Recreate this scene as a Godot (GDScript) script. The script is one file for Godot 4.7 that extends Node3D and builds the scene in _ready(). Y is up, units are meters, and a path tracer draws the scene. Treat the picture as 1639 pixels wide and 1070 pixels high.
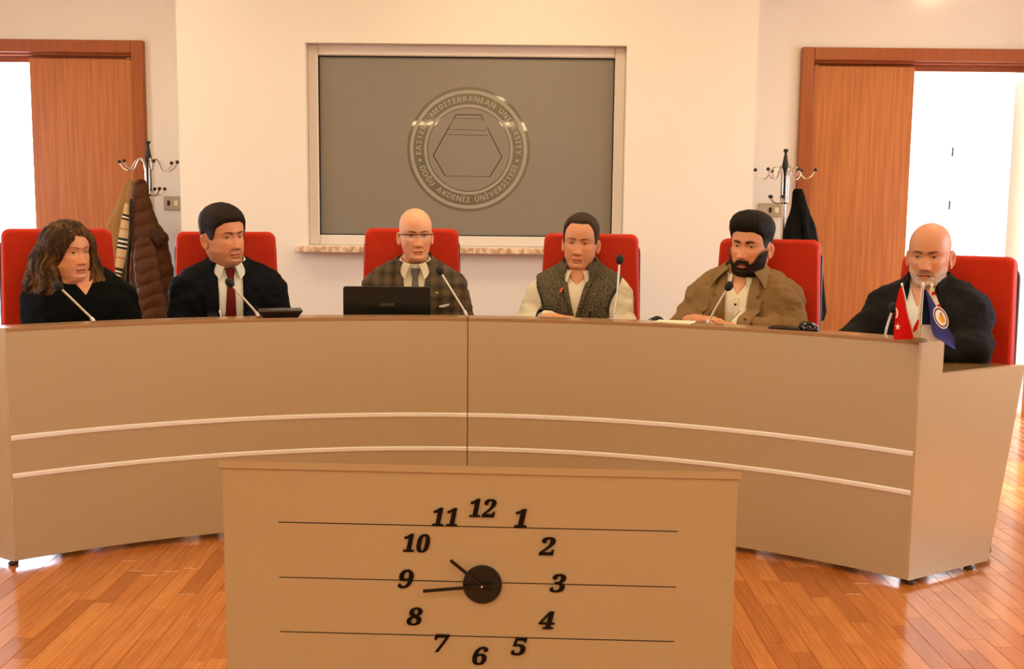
extends Node3D

# ---- camera solved from the photograph (image 1639 x 1070)
const FOCAL := 1707.3
const PITCH := 0.1168
const ROLL := 0.0101
const EYE := 1.2745
# ---- the desk is an arc round this centre
const ARC := Vector2(-0.2466, -1.6741)
const RAD := 2.3932
const ARC_L := -0.66
const ARC_S := 0.0323
const ARC_R := 0.7259
const FL := 0.028   # floor level
const DESK_TOP := 0.86
const WORK_TOP := 0.74
# ---- room
const WALL_Z := -5.9
const RECESS_Z := -6.4
const CEIL := 2.95
const SIDE := 4.4
const REAR := 10.6

var M := {}
var taken := {}
var rng := RandomNumberGenerator.new()


class Geo:
	var V := PackedVector3Array()
	var U := PackedVector2Array()
	var C := PackedColorArray()
	var I := PackedInt32Array()

	func v(p: Vector3, uv := Vector2.ZERO, c := Color.WHITE) -> int:
		V.append(p)
		U.append(uv)
		C.append(c)
		return V.size() - 1

	func tri(a: int, b: int, c: int) -> void:
		I.append(a)
		I.append(b)
		I.append(c)

	func quad(a: int, b: int, c: int, d: int) -> void:
		tri(a, b, c)
		tri(a, c, d)

	# flat convex polygon, counter-clockwise seen from its front
	func face(pts: Array, col := Color.WHITE) -> void:
		var n := []
		for p in pts:
			n.append(v(p, Vector2(p.x, p.y), col))
		for i in range(1, n.size() - 1):
			tri(n[0], n[i], n[i + 1])

	func box(c: Vector3, s: Vector3, bev := 0.0, b := Basis.IDENTITY, col := Color.WHITE) -> void:
		var h := s * 0.5
		var e := minf(bev, minf(h.x, minf(h.y, h.z)) * 0.9)
		var ax := [Vector3(1, 0, 0), Vector3(0, 1, 0), Vector3(0, 0, 1)]
		for k in 3:
			for sg in [-1.0, 1.0]:
				var n: Vector3 = ax[k] * sg
				var p: Vector3 = ax[(k + 1) % 3]
				var q: Vector3 = ax[(k + 2) % 3]
				var hp: float = h[(k + 1) % 3] - e
				var hq: float = h[(k + 2) % 3] - e
				var o: Vector3 = n * h[k]
				var l := [o - p * hp - q * hq, o + p * hp - q * hq, o + p * hp + q * hq, o - p * hp + q * hq]
				if sg < 0:
					l.reverse()
				for i in 4:
					l[i] = c + b * l[i]
				face(l, col)
		if e <= 0.0:
			return
		for k in 3:
			var i := (k + 1) % 3
			var j := (k + 2) % 3
			for si in [-1.0, 1.0]:
				for sj in [-1.0, 1.0]:
					var a0: Vector3 = ax[i] * si * h[i] + ax[j] * sj * (h[j] - e)
					var a1: Vector3 = ax[i] * si * (h[i] - e) + ax[j] * sj * h[j]
					var w: Vector3 = ax[k] * (h[k] - e)
					var l := [a0 - w, a0 + w, a1 + w, a1 - w]
					if si * sj > 0:
						l.reverse()
					for m in 4:
						l[m] = c + b * l[m]
					face(l, col)
		for sx in [-1.0, 1.0]:
			for sy in [-1.0, 1.0]:
				for sz in [-1.0, 1.0]:
					var l := [Vector3(sx * h.x, sy * (h.y - e), sz * (h.z - e)), Vector3(sx * (h.x - e), sy * h.y, sz * (h.z - e)), Vector3(sx * (h.x - e), sy * (h.y - e), sz * h.z)]
					if sx * sy * sz < 0:
						l.reverse()
					for m in 3:
						l[m] = c + b * l[m]
					face(l, col)

	# rings of equal length, counter-clockwise seen along the direction the rings advance towards the viewer
	func loft(rings: Array, caps := true, closed := true, col := Color.WHITE) -> void:
		var n: int = rings[0].size()
		var base := V.size()
		for i in rings.size():
			for j in n:
				v(rings[i][j], Vector2(float(j) / n, float(i) / maxf(1, rings.size() - 1)), col)
		for i in rings.size() - 1:
			for j in (n if closed else n - 1):
				var a := base + i * n + j
				var b := base + i * n + (j + 1) % n
				quad(a, b, b + n, a + n)
		if caps:
			cap(rings[0], true, col)
			cap(rings[rings.size() - 1], false, col)

	func cap(ring, back: bool, col := Color.WHITE) -> void:
		var m := Vector3.ZERO
		for p in ring:
			m += p
		m /= ring.size()
		var c := v(m, Vector2.ZERO, col)
		var f := V.size()
		for p in ring:
			v(p, Vector2(p.x, p.y), col)
		for j in ring.size():
			var k: int = (j + 1) % ring.size()
			if back:
				tri(c, f + k, f + j)
			else:
				tri(c, f + j, f + k)

	func tube(path: Array, radii, sides := 10, caps := true, col := Color.WHITE) -> void:
		var rings := []
		var side := Vector3.ZERO
		for i in path.size():
			var t: Vector3 = (path[mini(i + 1, path.size() - 1)] - path[maxi(i - 1, 0)]).normalized()
			if side == Vector3.ZERO:
				side = t.cross(Vector3.UP if absf(t.y) < 0.9 else Vector3.RIGHT).normalized()
			side = (side - t * side.dot(t)).normalized()
			var up := side.cross(t)
			var r: float = radii if (radii is float or radii is int) else radii[i]
			var ring := []
			for j in sides:
				var a := -TAU * j / sides
				ring.append(path[i] + (side * cos(a) + up * sin(a)) * r)
			rings.append(ring)
		loft(rings, caps, true, col)

	# profile of (radius, height) from bottom to top
	func lathe(at: Vector3, prof: Array, sides := 20, b := Basis.IDENTITY, col := Color.WHITE) -> void:
		var rings := []
		for p in prof:
			var ring := []
			for j in sides:
				var a := -TAU * j / sides
				ring.append(at + b * Vector3(cos(a) * p.x, p.y, sin(a) * p.x))
			rings.append(ring)
		loft(rings, true, true, col)

	func ball(c: Vector3, r: Vector3, sides := 14, col := Color.WHITE, b := Basis.IDENTITY) -> void:
		var rings := []
		for i in range(0, 9):
			var f := -PI / 2 + PI * (i + 0.02) / 8.04
			var ring := []
			for j in sides:
				var a := -TAU * j / sides
				ring.append(c + b * (Vector3(cos(a) * cos(f), sin(f), sin(a) * cos(f)) * r))
			rings.append(ring)
		loft(rings, true, true, col)

	# a slab with the given convex outline (counter-clockwise in x,y), rounded edges, thickness along z
	func slab(outline: Array, thick: float, bev: float, xf := Transform3D.IDENTITY, steps := 3, bow := 0.0) -> void:
		var m := Vector2.ZERO
		for p in outline:
			m += p
		m /= outline.size()
		var rings := []
		for s in range(-steps, steps + 1):
			var a := (PI / 2) * s / steps
			var ring := []
			var z := (thick * 0.5 - bev) * signf(s) + sin(a) * bev
			for p in outline:
				var d: Vector2 = p - m
				var q: Vector2 = p - d.normalized() * bev * (1.0 - cos(a))
				ring.append(xf * Vector3(q.x, q.y, z + bow * (d.x * d.x)))
			rings.append(ring)
		loft(rings, true, true)

	func append_mesh(arr: Array, xf: Transform3D) -> void:
		var vs: PackedVector3Array = arr[Mesh.ARRAY_VERTEX]
		var ix = arr[Mesh.ARRAY_INDEX]
		var base := V.size()
		for p in vs:
			v(xf * p, Vector2(p.x, p.y))
		if ix != null and ix.size() > 0:
			for i in range(0, ix.size(), 3):
				tri(base + ix[i], base + ix[i + 2], base + ix[i + 1])
		else:
			for i in range(0, vs.size(), 3):
				tri(base + i, base + i + 2, base + i + 1)

	func append_geo(g: Geo, xf: Transform3D, flip := false) -> void:
		var base := V.size()
		for i in g.V.size():
			v(xf * g.V[i], g.U[i], g.C[i])
		for i in range(0, g.I.size(), 3):
			if flip:
				tri(base + g.I[i], base + g.I[i + 2], base + g.I[i + 1])
			else:
				tri(base + g.I[i], base + g.I[i + 1], base + g.I[i + 2])

	# surface nets over a signed distance, visiting only blocks near the surface
	func nets(f: Callable, lo: Vector3, hi: Vector3, cell: float, colour = null) -> void:
		var blk := 4
		var nx := int(ceil((hi.x - lo.x) / cell / blk)) * blk
		var ny := int(ceil((hi.y - lo.y) / cell / blk)) * blk
		var nz := int(ceil((hi.z - lo.z) / cell / blk)) * blk
		var sx := nx + 1
		var sxy := sx * (ny + 1)
		var val := PackedFloat32Array()
		val.resize(sxy * (nz + 1))
		val.fill(9e9)
		var near := cell * blk * 0.5 * 1.74 + cell * 1.2
		var blocks := []
		for bz in nz / blk:
			for by in ny / blk:
				for bx in nx / blk:
					var c := lo + (Vector3(bx, by, bz) + Vector3(0.5, 0.5, 0.5)) * (cell * blk)
					if absf(f.call(c)) > near:
						continue
					blocks.append(Vector3i(bx * blk, by * blk, bz * blk))
					for k in blk + 1:
						for j in blk + 1:
							var at := (bz * blk + k) * sxy + (by * blk + j) * sx + bx * blk
							for i in blk + 1:
								if val[at + i] > 8e9:
									val[at + i] = f.call(lo + Vector3(bx * blk + i, by * blk + j, bz * blk + k) * cell)
		var idx := PackedInt32Array()
		idx.resize(val.size())
		idx.fill(-1)
		var cells := PackedInt32Array()
		var off := [0, 1, sx, sx + 1, sxy, sxy + 1, sxy + sx, sxy + sx + 1]
		var pos := [Vector3(0, 0, 0), Vector3(1, 0, 0), Vector3(0, 1, 0), Vector3(1, 1, 0), Vector3(0, 0, 1), Vector3(1, 0, 1), Vector3(0, 1, 1), Vector3(1, 1, 1)]
		var edges := [[0, 1], [2, 3], [4, 5], [6, 7], [0, 2], [1, 3], [4, 6], [5, 7], [0, 4], [1, 5], [2, 6], [3, 7]]
		for b in blocks:
			for k in blk:
				for j in blk:
					for i in blk:
						var at: int = (b.z + k) * sxy + (b.y + j) * sx + b.x + i
						var neg := 0
						for o in off:
							if val[at + o] < 0:
								neg += 1
						if neg == 0 or neg == 8:
							continue
						var sum := Vector3.ZERO
						var cnt := 0
						for e in edges:
							var da: float = val[at + off[e[0]]]
							var db: float = val[at + off[e[1]]]
							if (da < 0) != (db < 0):
								var pa: Vector3 = pos[e[0]]
								sum += pa.lerp(pos[e[1]], da / (da - db))
								cnt += 1
						var p: Vector3 = lo + (Vector3(b.x + i, b.y + j, b.z + k) + sum / cnt) * cell
						idx[at] = v(p, Vector2(p.x, p.y), colour.call(p) if colour != null else Color.WHITE)
						cells.append(at)
		var steps := [1, sx, sxy]
		for at in cells:
			for a in 3:
				var s: int = steps[a]
				var p: int = steps[(a + 1) % 3]
				var q: int = steps[(a + 2) % 3]
				if at - p - q < 0:
					continue
				var d0 := val[at]
				var d1 := val[at + s]
				if (d0 < 0) == (d1 < 0):
					continue
				var c0 := idx[at]
				var c1 := idx[at - p]
				var c2 := idx[at - p - q]
				var c3 := idx[at - q]
				if c0 < 0 or c1 < 0 or c2 < 0 or c3 < 0:
					continue
				if d0 < 0:
					quad(c0, c1, c2, c3)
				else:
					quad(c0, c3, c2, c1)

	func mesh() -> ArrayMesh:
		var N := PackedVector3Array()
		N.resize(V.size())
		var J := PackedInt32Array()
		J.resize(I.size())
		for i in range(0, I.size(), 3):
			var a := I[i]
			var b := I[i + 1]
			var c := I[i + 2]
			var n := (V[b] - V[a]).cross(V[c] - V[a])
			N[a] += n
			N[b] += n
			N[c] += n
			J[i] = a
			J[i + 1] = c
			J[i + 2] = b
		for i in N.size():
			N[i] = N[i].normalized() if N[i].length_squared() > 1e-20 else Vector3.UP
		var arr := []
		arr.resize(Mesh.ARRAY_MAX)
		arr[Mesh.ARRAY_VERTEX] = V
		arr[Mesh.ARRAY_NORMAL] = N
		arr[Mesh.ARRAY_TEX_UV] = U
		arr[Mesh.ARRAY_COLOR] = C
		arr[Mesh.ARRAY_INDEX] = J
		var m := ArrayMesh.new()
		m.add_surface_from_arrays(Mesh.PRIMITIVE_TRIANGLES, arr)
		return m


# capsules with tapering radii, joined by a smooth minimum
class Field:
	var a := PackedVector3Array()
	var ba := PackedVector3Array()
	var inv := PackedFloat32Array()
	var ra := PackedFloat32Array()
	var dr := PackedFloat32Array()
	var kk := PackedFloat32Array()

	func bone(p: Vector3, q: Vector3, r0: float, r1: float, k := 0.03) -> void:
		a.append(p)
		ba.append(q - p)
		inv.append(1.0 / maxf(1e-8, (q - p).length_squared()))
		ra.append(r0)
		dr.append(r1 - r0)
		kk.append(k)

	func d(p: Vector3) -> float:
		var r := 9.0
		for i in a.size():
			var pa := p - a[i]
			var b := ba[i]
			var h := clampf(pa.dot(b) * inv[i], 0.0, 1.0)
			var e := (pa - b * h).length() - ra[i] - dr[i] * h
			var k := kk[i]
			var q := k - absf(r - e)
			if q > 0.0:
				r = minf(r, e) - q * q / (4.0 * k)
			elif e < r:
				r = e
		return r


# ---- from a pixel to a point
func ray(u: float, v: float) -> Vector3:
	var du := u - 819.5
	var dv := v - 535.0
	var a := cos(ROLL) * du + sin(ROLL) * dv
	var b := -sin(ROLL) * du + cos(ROLL) * dv
	return Vector3(1, 0, 0) * (a / FOCAL) + Vector3(0, cos(PITCH), -sin(PITCH)) * (-b / FOCAL) + Vector3(0, -sin(PITCH), -cos(PITCH))

func at_z(u: float, v: float, z: float) -> Vector3:
	var d := ray(u, v)
	return Vector3(0, EYE, 0) + d * (z / d.z)

func at_y(u: float, v: float, y: float) -> Vector3:
	var d := ray(u, v)
	return Vector3(0, EYE, 0) + d * ((y - EYE) / d.y)

func at_arc(u: float, v: float, r: float) -> Vector3:
	var d := ray(u, v)
	var A := d.x * d.x + d.z * d.z
	var B := -(d.x * ARC.x + d.z * ARC.y)
	var Cc := ARC.length_squared() - r * r
	return Vector3(0, EYE, 0) + d * ((-B + sqrt(maxf(0.0, B * B - A * Cc))) / A)

func to_pixel(p: Vector3) -> Vector2:
	var d := p - Vector3(0, EYE, 0)
	var zz := d.dot(Vector3(0, -sin(PITCH), -cos(PITCH)))
	var u := FOCAL * d.x / zz
	var w := -FOCAL * d.dot(Vector3(0, cos(PITCH), -sin(PITCH))) / zz
	return Vector2(819.5 + cos(ROLL) * u - sin(ROLL) * w, 535.0 + sin(ROLL) * u + cos(ROLL) * w)

func arc(a: float, r: float, y: float) -> Vector3:
	return Vector3(ARC.x + r * sin(a), y, ARC.y - r * cos(a))

# ---- nodes
func numbered(called: String) -> String:
	if not taken.has(called):
		taken[called] = 0
		return called
	taken[called] += 1
	return "%s_%03d" % [called, taken[called]]

func thing(called: String, label: String, category: String, at := Vector3.ZERO, turn := 0.0, group := "") -> Node3D:
	var o := Node3D.new()
	o.name = numbered(called)
	add_child(o)
	o.position = at
	o.rotation.y = turn
	tag(o, label, category, group)
	return o

func tag(o: Node, label: String, category := "", group := "", kind := "") -> void:
	if label != "":
		o.set_meta("label", label)
	if category != "":
		o.set_meta("category", category)
	if group != "":
		o.set_meta("group", group)
	if kind != "":
		o.set_meta("kind", kind)

func put(called: String, g: Geo, m: Material, parent: Node = null) -> MeshInstance3D:
	var o := MeshInstance3D.new()
	o.mesh = g.mesh()
	o.material_override = m
	if parent == null:
		o.name = numbered(called)
		add_child(o)
	else:
		o.name = called
		parent.add_child(o, true)
	return o

func struct(called: String, g: Geo, m: Material, parent: Node = null) -> MeshInstance3D:
	var o := put(called, g, m, parent)
	if parent == null:
		o.set_meta("kind", "structure")
	return o

func part_box(called: String, c: Vector3, s: Vector3, bev: float, m: Material, parent: Node, b := Basis.IDENTITY) -> MeshInstance3D:
	var g := Geo.new()
	g.box(c, s, bev, b)
	return put(called, g, m, parent)

# ---- materials; colours are given as sRGB
func mat(c: Color, rough := 0.6, metal := 0.0) -> StandardMaterial3D:
	var m := StandardMaterial3D.new()
	m.albedo_color = c
	m.roughness = rough
	m.metallic = metal
	return m

func noise_image(w: int, h: int, fx: float, fy: float, seed_at: int, octaves := 4) -> PackedFloat32Array:
	var n := FastNoiseLite.new()
	n.seed = seed_at
	n.noise_type = FastNoiseLite.TYPE_SIMPLEX
	n.fractal_octaves = octaves
	n.frequency = 1.0
	var out := PackedFloat32Array()
	out.resize(w * h)
	for y in h:
		# blend across the seam so that the tile repeats
		for x in w:
			var tx := float(x) / w
			var ty := float(y) / h
			var a := n.get_noise_2d(tx * fx, ty * fy)
			var b := n.get_noise_2d((tx - 1.0) * fx, ty * fy)
			var c := n.get_noise_2d(tx * fx, (ty - 1.0) * fy)
			var d := n.get_noise_2d((tx - 1.0) * fx, (ty - 1.0) * fy)
			var sx := smoothstep(0.7, 1.0, tx)
			var sy := smoothstep(0.7, 1.0, ty)
			out[y * w + x] = lerpf(lerpf(a, b, sx), lerpf(c, d, sx), sy)
	return out

func ramp_texture(vals: PackedFloat32Array, w: int, h: int, c0: Color, c1: Color, gain := 1.0) -> ImageTexture:
	var im := Image.create(w, h, true, Image.FORMAT_RGB8)
	for y in h:
		for x in w:
			im.set_pixel(x, y, c0.lerp(c1, clampf(0.5 + vals[y * w + x] * gain, 0.0, 1.0)))
	im.generate_mipmaps()
	return ImageTexture.create_from_image(im)

func triplanar(m: StandardMaterial3D, tex: Texture2D, scale: Vector3) -> StandardMaterial3D:
	m.albedo_texture = tex
	m.uv1_triplanar = true
	m.uv1_scale = scale
	return m

func relief(m: StandardMaterial3D, tex: Texture2D, cm: float) -> StandardMaterial3D:
	m.heightmap_enabled = true
	m.heightmap_texture = tex
	m.heightmap_scale = cm
	return m

func make_materials() -> void:
	var fine := noise_image(128, 128, 40, 40, 3, 2)
	var soft := noise_image(128, 128, 5, 5, 5, 4)
	var grain := noise_image(128, 256, 26, 2.2, 7, 5)
	M.t_fine = ramp_texture(fine, 128, 128, Color(0.86, 0.86, 0.86), Color.WHITE, 0.9)
	M.t_bump = ramp_texture(soft, 128, 128, Color.BLACK, Color.WHITE, 1.0)
	M.t_grit = ramp_texture(fine, 128, 128, Color.BLACK, Color.WHITE, 1.0)
	M.wall = triplanar(mat(Color(0.92, 0.88, 0.83), 0.85), M.t_fine, Vector3(4, 4, 4))
	M.wall.albedo_texture = null
	M.ceiling = mat(Color(0.93, 0.92, 0.9), 0.9)
	M.laminate = triplanar(mat(Color(0.785, 0.70, 0.58), 0.40, 0.2), M.t_fine, Vector3(9, 9, 9))
	M.laminate_top = triplanar(mat(Color(0.66, 0.5, 0.36), 0.22), M.t_fine, Vector3(9, 9, 9))
	M.laminate_box = triplanar(mat(Color(0.80, 0.71, 0.585), 0.5, 0.05), M.t_fine, Vector3(9, 9, 9))
	M.rubber_brown = mat(Color(0.2, 0.14, 0.08), 0.5)
	M.laminate_end = triplanar(mat(Color(0.80, 0.70, 0.55), 0.27, 0.2), M.t_fine, Vector3(9, 9, 9))
	M.laminate_edge = mat(Color(0.85, 0.76, 0.63), 0.4, 0.05)
	M.worktop = triplanar(mat(Color(0.5, 0.37, 0.23), 0.16), M.t_fine, Vector3(6, 6, 6))
	M.silver = mat(Color(0.95, 0.94, 0.94), 0.34, 0.25)
	M.chrome = mat(Color(0.88, 0.87, 0.85), 0.16, 1.0)
	M.rubber = mat(Color(0.05, 0.045, 0.04), 0.6)
	M.black = mat(Color(0.035, 0.033, 0.032), 0.38)
	M.black_matt = mat(Color(0.03, 0.028, 0.028), 0.75)
	M.groove = mat(Color(0.09, 0.06, 0.04), 0.7)
	var wood := ramp_texture(grain, 128, 256, Color(0.86, 0.80, 0.76), Color(1, 1, 1), 0.7)
	M.t_wood = wood
	M.door = triplanar(mat(Color(0.78, 0.48, 0.20), 0.42), wood, Vector3(1.3, 0.5, 1.3))
	M.casing = triplanar(mat(Color(0.67, 0.36, 0.135), 0.36), wood, Vector3(3.0, 0.5, 3.0))
	M.frame = mat(Color(0.86, 0.81, 0.77), 0.4)
	var veins := noise_image(128, 128, 9, 5, 11, 5)
	M.marble = triplanar(mat(Color(1, 1, 1), 0.35), ramp_texture(veins, 128, 128, Color(0.74, 0.57, 0.44), Color(0.93, 0.84, 0.74), 1.2), Vector3(2.5, 2.5, 2.5))
	M.leather = relief(triplanar(mat(Color(0.80, 0.175, 0.04), 0.52), M.t_fine, Vector3(8, 8, 8)), M.t_grit, 0.03)
	M.leather.metallic_specular = 0.3
	M.plank = []
	for c in [Color(0.80, 0.5, 0.245), Color(0.775, 0.475, 0.225), Color(0.75, 0.45, 0.205), Color(0.82, 0.53, 0.27), Color(0.70, 0.405, 0.175), Color(0.785, 0.485, 0.235), Color(0.76, 0.465, 0.22)]:
		var m := mat(c, 0.16)
		m.albedo_texture = wood
		M.plank.append(m)
	M.plank_rest = mat(Color.WHITE, 0.16)
	M.plank_rest.vertex_color_use_as_albedo = true
	M.plank_rest.albedo_texture = wood
	M.skin = mat(Color.WHITE, 0.42)
	M.skin.vertex_color_use_as_albedo = true
	M.skin.metallic_specular = 0.38
	M.skin.subsurf_scatter_enabled = true
	M.skin.subsurf_scatter_strength = 0.08
	M.hair = relief(mat(Color.WHITE, 0.62), wood, 0.15)
	M.hair.vertex_color_use_as_albedo = true
	M.hair.metallic_specular = 0.22
	M.hair.uv1_triplanar = true
	M.hair.uv1_scale = Vector3(14, 4, 14)
const LAMP := Color(1.0, 0.94, 0.715)
const LAMP_ENERGY := 1.38
const SKY_ENERGY := 3.2

func _ready() -> void:
	rng.seed = 20
	var cam := Camera3D.new()
	cam.name = "camera"
	add_child(cam)
	cam.position = Vector3(0, EYE, 0)
	cam.rotation = Vector3(-PITCH, 0, ROLL)
	cam.fov = rad_to_deg(2.0 * atan(535.0 / FOCAL))
	cam.near = 0.05
	cam.current = true
	var env := Environment.new()
	var sky := Sky.new()
	var air := ProceduralSkyMaterial.new()
	air.sky_top_color = Color(0.80, 0.88, 1.0)
	air.sky_horizon_color = Color(0.97, 0.98, 1.0)
	air.ground_horizon_color = Color(0.9, 0.9, 0.88)
	air.ground_bottom_color = Color(0.75, 0.75, 0.72)
	air.sky_energy_multiplier = SKY_ENERGY
	air.ground_energy_multiplier = SKY_ENERGY
	sky.sky_material = air
	env.background_mode = Environment.BG_SKY
	env.sky = sky
	env.tonemap_mode = Environment.TONE_MAPPER_LINEAR
	env.tonemap_exposure = 1.16
	env.sdfgi_enabled = true
	env.ssao_enabled = true
	env.ssil_enabled = true
	var we := WorldEnvironment.new()
	we.name = "world_environment"
	we.environment = env
	add_child(we)
	var sun := DirectionalLight3D.new()
	sun.name = "sun"
	sun.light_color = Color(1.0, 0.93, 0.8)
	sun.light_energy = 3.0
	sun.light_angular_distance = 0.6
	sun.shadow_enabled = true
	add_child(sun)
	sun.look_at_from_position(Vector3(8.0, 7.0, 0.8), Vector3.ZERO)
	make_materials()
	M.lamp_glow = mat(Color(1, 0.9, 0.75), 0.5)
	M.lamp_glow.emission_enabled = true
	M.lamp_glow.emission = Color(1.0, 0.86, 0.66)
	M.lamp_glow.emission_energy_multiplier = 1.2
	M.tube_glow = M.lamp_glow.duplicate()
	M.tube_glow.emission_energy_multiplier = 30.0
	build_room()
	build_desk()
	build_cabinet()
	build_seats()
	build_stands()
	build_desk_things()
	build_ceiling_lights()

# a wall in the plane z with rectangular openings [x0, y0, x1, y1], built of boxes
func wall_with_openings(called: String, x0: float, x1: float, y0: float, y1: float, zf: float, zb: float, holes: Array) -> void:
	var g := Geo.new()
	var xs := [x0, x1]
	for h in holes:
		xs.append(h[0])
		xs.append(h[2])
	xs.sort()
	for i in xs.size() - 1:
		var a: float = xs[i]
		var b: float = xs[i + 1]
		if b - a < 1e-4:
			continue
		var ys := [[y0, y1]]
		for h in holes:
			if a >= h[0] - 1e-4 and b <= h[2] + 1e-4:
				ys = [[y0, h[1]], [h[3], y1]]
		for y in ys:
			if y[1] - y[0] > 1e-4:
				g.box(Vector3((a + b) / 2, (y[0] + y[1]) / 2, (zf + zb) / 2), Vector3(b - a, y[1] - y[0], absf(zf - zb)))
	struct(called, g, M.wall)

func side_wall(called: String, xi: float, xo: float, holes: Array) -> void:
	var g := Geo.new()
	var zs := [RECESS_Z - 0.15, REAR + 0.15]
	for h in holes:
		zs.append(h[0])
		zs.append(h[1])
	zs.sort()
	for i in zs.size() - 1:
		var a: float = zs[i]
		var b: float = zs[i + 1]
		var ys := [[0.0, CEIL]]
		for h in holes:
			if a >= h[0] - 1e-4 and b <= h[1] + 1e-4:
				ys = [[0.0, h[2]], [h[3], CEIL]]
		for y in ys:
			g.box(Vector3((xi + xo) / 2, (y[0] + y[1]) / 2, (a + b) / 2), Vector3(absf(xi - xo), y[1] - y[0], b - a))
	struct(called, g, M.wall)

func build_floor() -> void:
	var base := Geo.new()
	base.box(Vector3(0, FL - 0.08, (RECESS_Z - 0.15 + REAR) / 2), Vector3(2 * SIDE, 0.12, REAR - RECESS_Z + 0.15))
	var floor_node := struct("floor", base, M.groove)
	tag(floor_node, "honey brown strip parquet floor with glossy varnish")
	var wide := 0.0605
	var lens := [0.30, 0.37, 0.45, 0.52]
	var meshes := []
	for l in lens:
		for k in 3:
			var g := Geo.new()
			g.box(Vector3(0, -0.008, 0), Vector3(wide - 0.0007, 0.016, l - 0.0007), 0.0009)
			for i in g.V.size():
				g.U[i] = Vector2(g.V[i].x / 0.30 + k * 0.31 + l, g.V[i].z / 0.9 + k * 0.43)
			meshes.append(g.mesh())
	var near := []
	var rest := []
	var x := -SIDE + wide / 2
	while x < SIDE:
		var z := RECESS_Z - 0.15 - rng.randf() * 0.4
		while z < REAR:
			var li := rng.randi() % 4
			var l: float = lens[li]
			var c := Vector3(x, FL, z + l / 2)
			var entry := [c, li * 3 + rng.randi() % 3, rng.randi() % 7, l]
			z += l
			var keep := false
			if c.z < -1.6:
				var p := to_pixel(c)
				keep = p.x > -90 and p.x < 1730 and p.y < 1130 and p.y > 560 and (p.x < 400 or p.x > 1150) and (p.y > 800 or p.x > 1570)
				if p.x < 1500 and p.x > 100 and p.y < 840:
					keep = false
			if keep:
				near.append(entry)
			elif c.z - l / 2 > RECESS_Z - 0.1:
				rest.append(entry)
		x += wide
	near.sort_custom(func(a, b): return a[0].z > b[0].z)
	while near.size() > 298:
		rest.append(near.pop_back())
	for e in near:
		var o := MeshInstance3D.new()
		o.name = "plank"
		o.mesh = meshes[e[1]]
		o.material_override = M.plank[e[2]]
		floor_node.add_child(o, true)
		o.position = e[0]
	var g := Geo.new()
	for e in rest:
		var c: Vector3 = e[0]
		var col: Color = M.plank[e[2]].albedo_color.srgb_to_linear()
		var hx := wide / 2 - 0.0005
		var hz: float = e[3] / 2 - 0.0005
		var b := g.V.size()
		for q in [[-1, 1], [1, 1], [1, -1], [-1, -1]]:
			var p := c + Vector3(q[0] * hx, 0, q[1] * hz)
			g.v(p, Vector2((p.x - c.x) / 0.3 + e[1] * 0.31, (p.z - c.z) / 0.9 + e[1] * 0.17), col)
		g.quad(b, b + 1, b + 2, b + 3)
	var r := put("planks", g, M.plank_rest, floor_node)
	r.set_meta("kind", "stuff")

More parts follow.
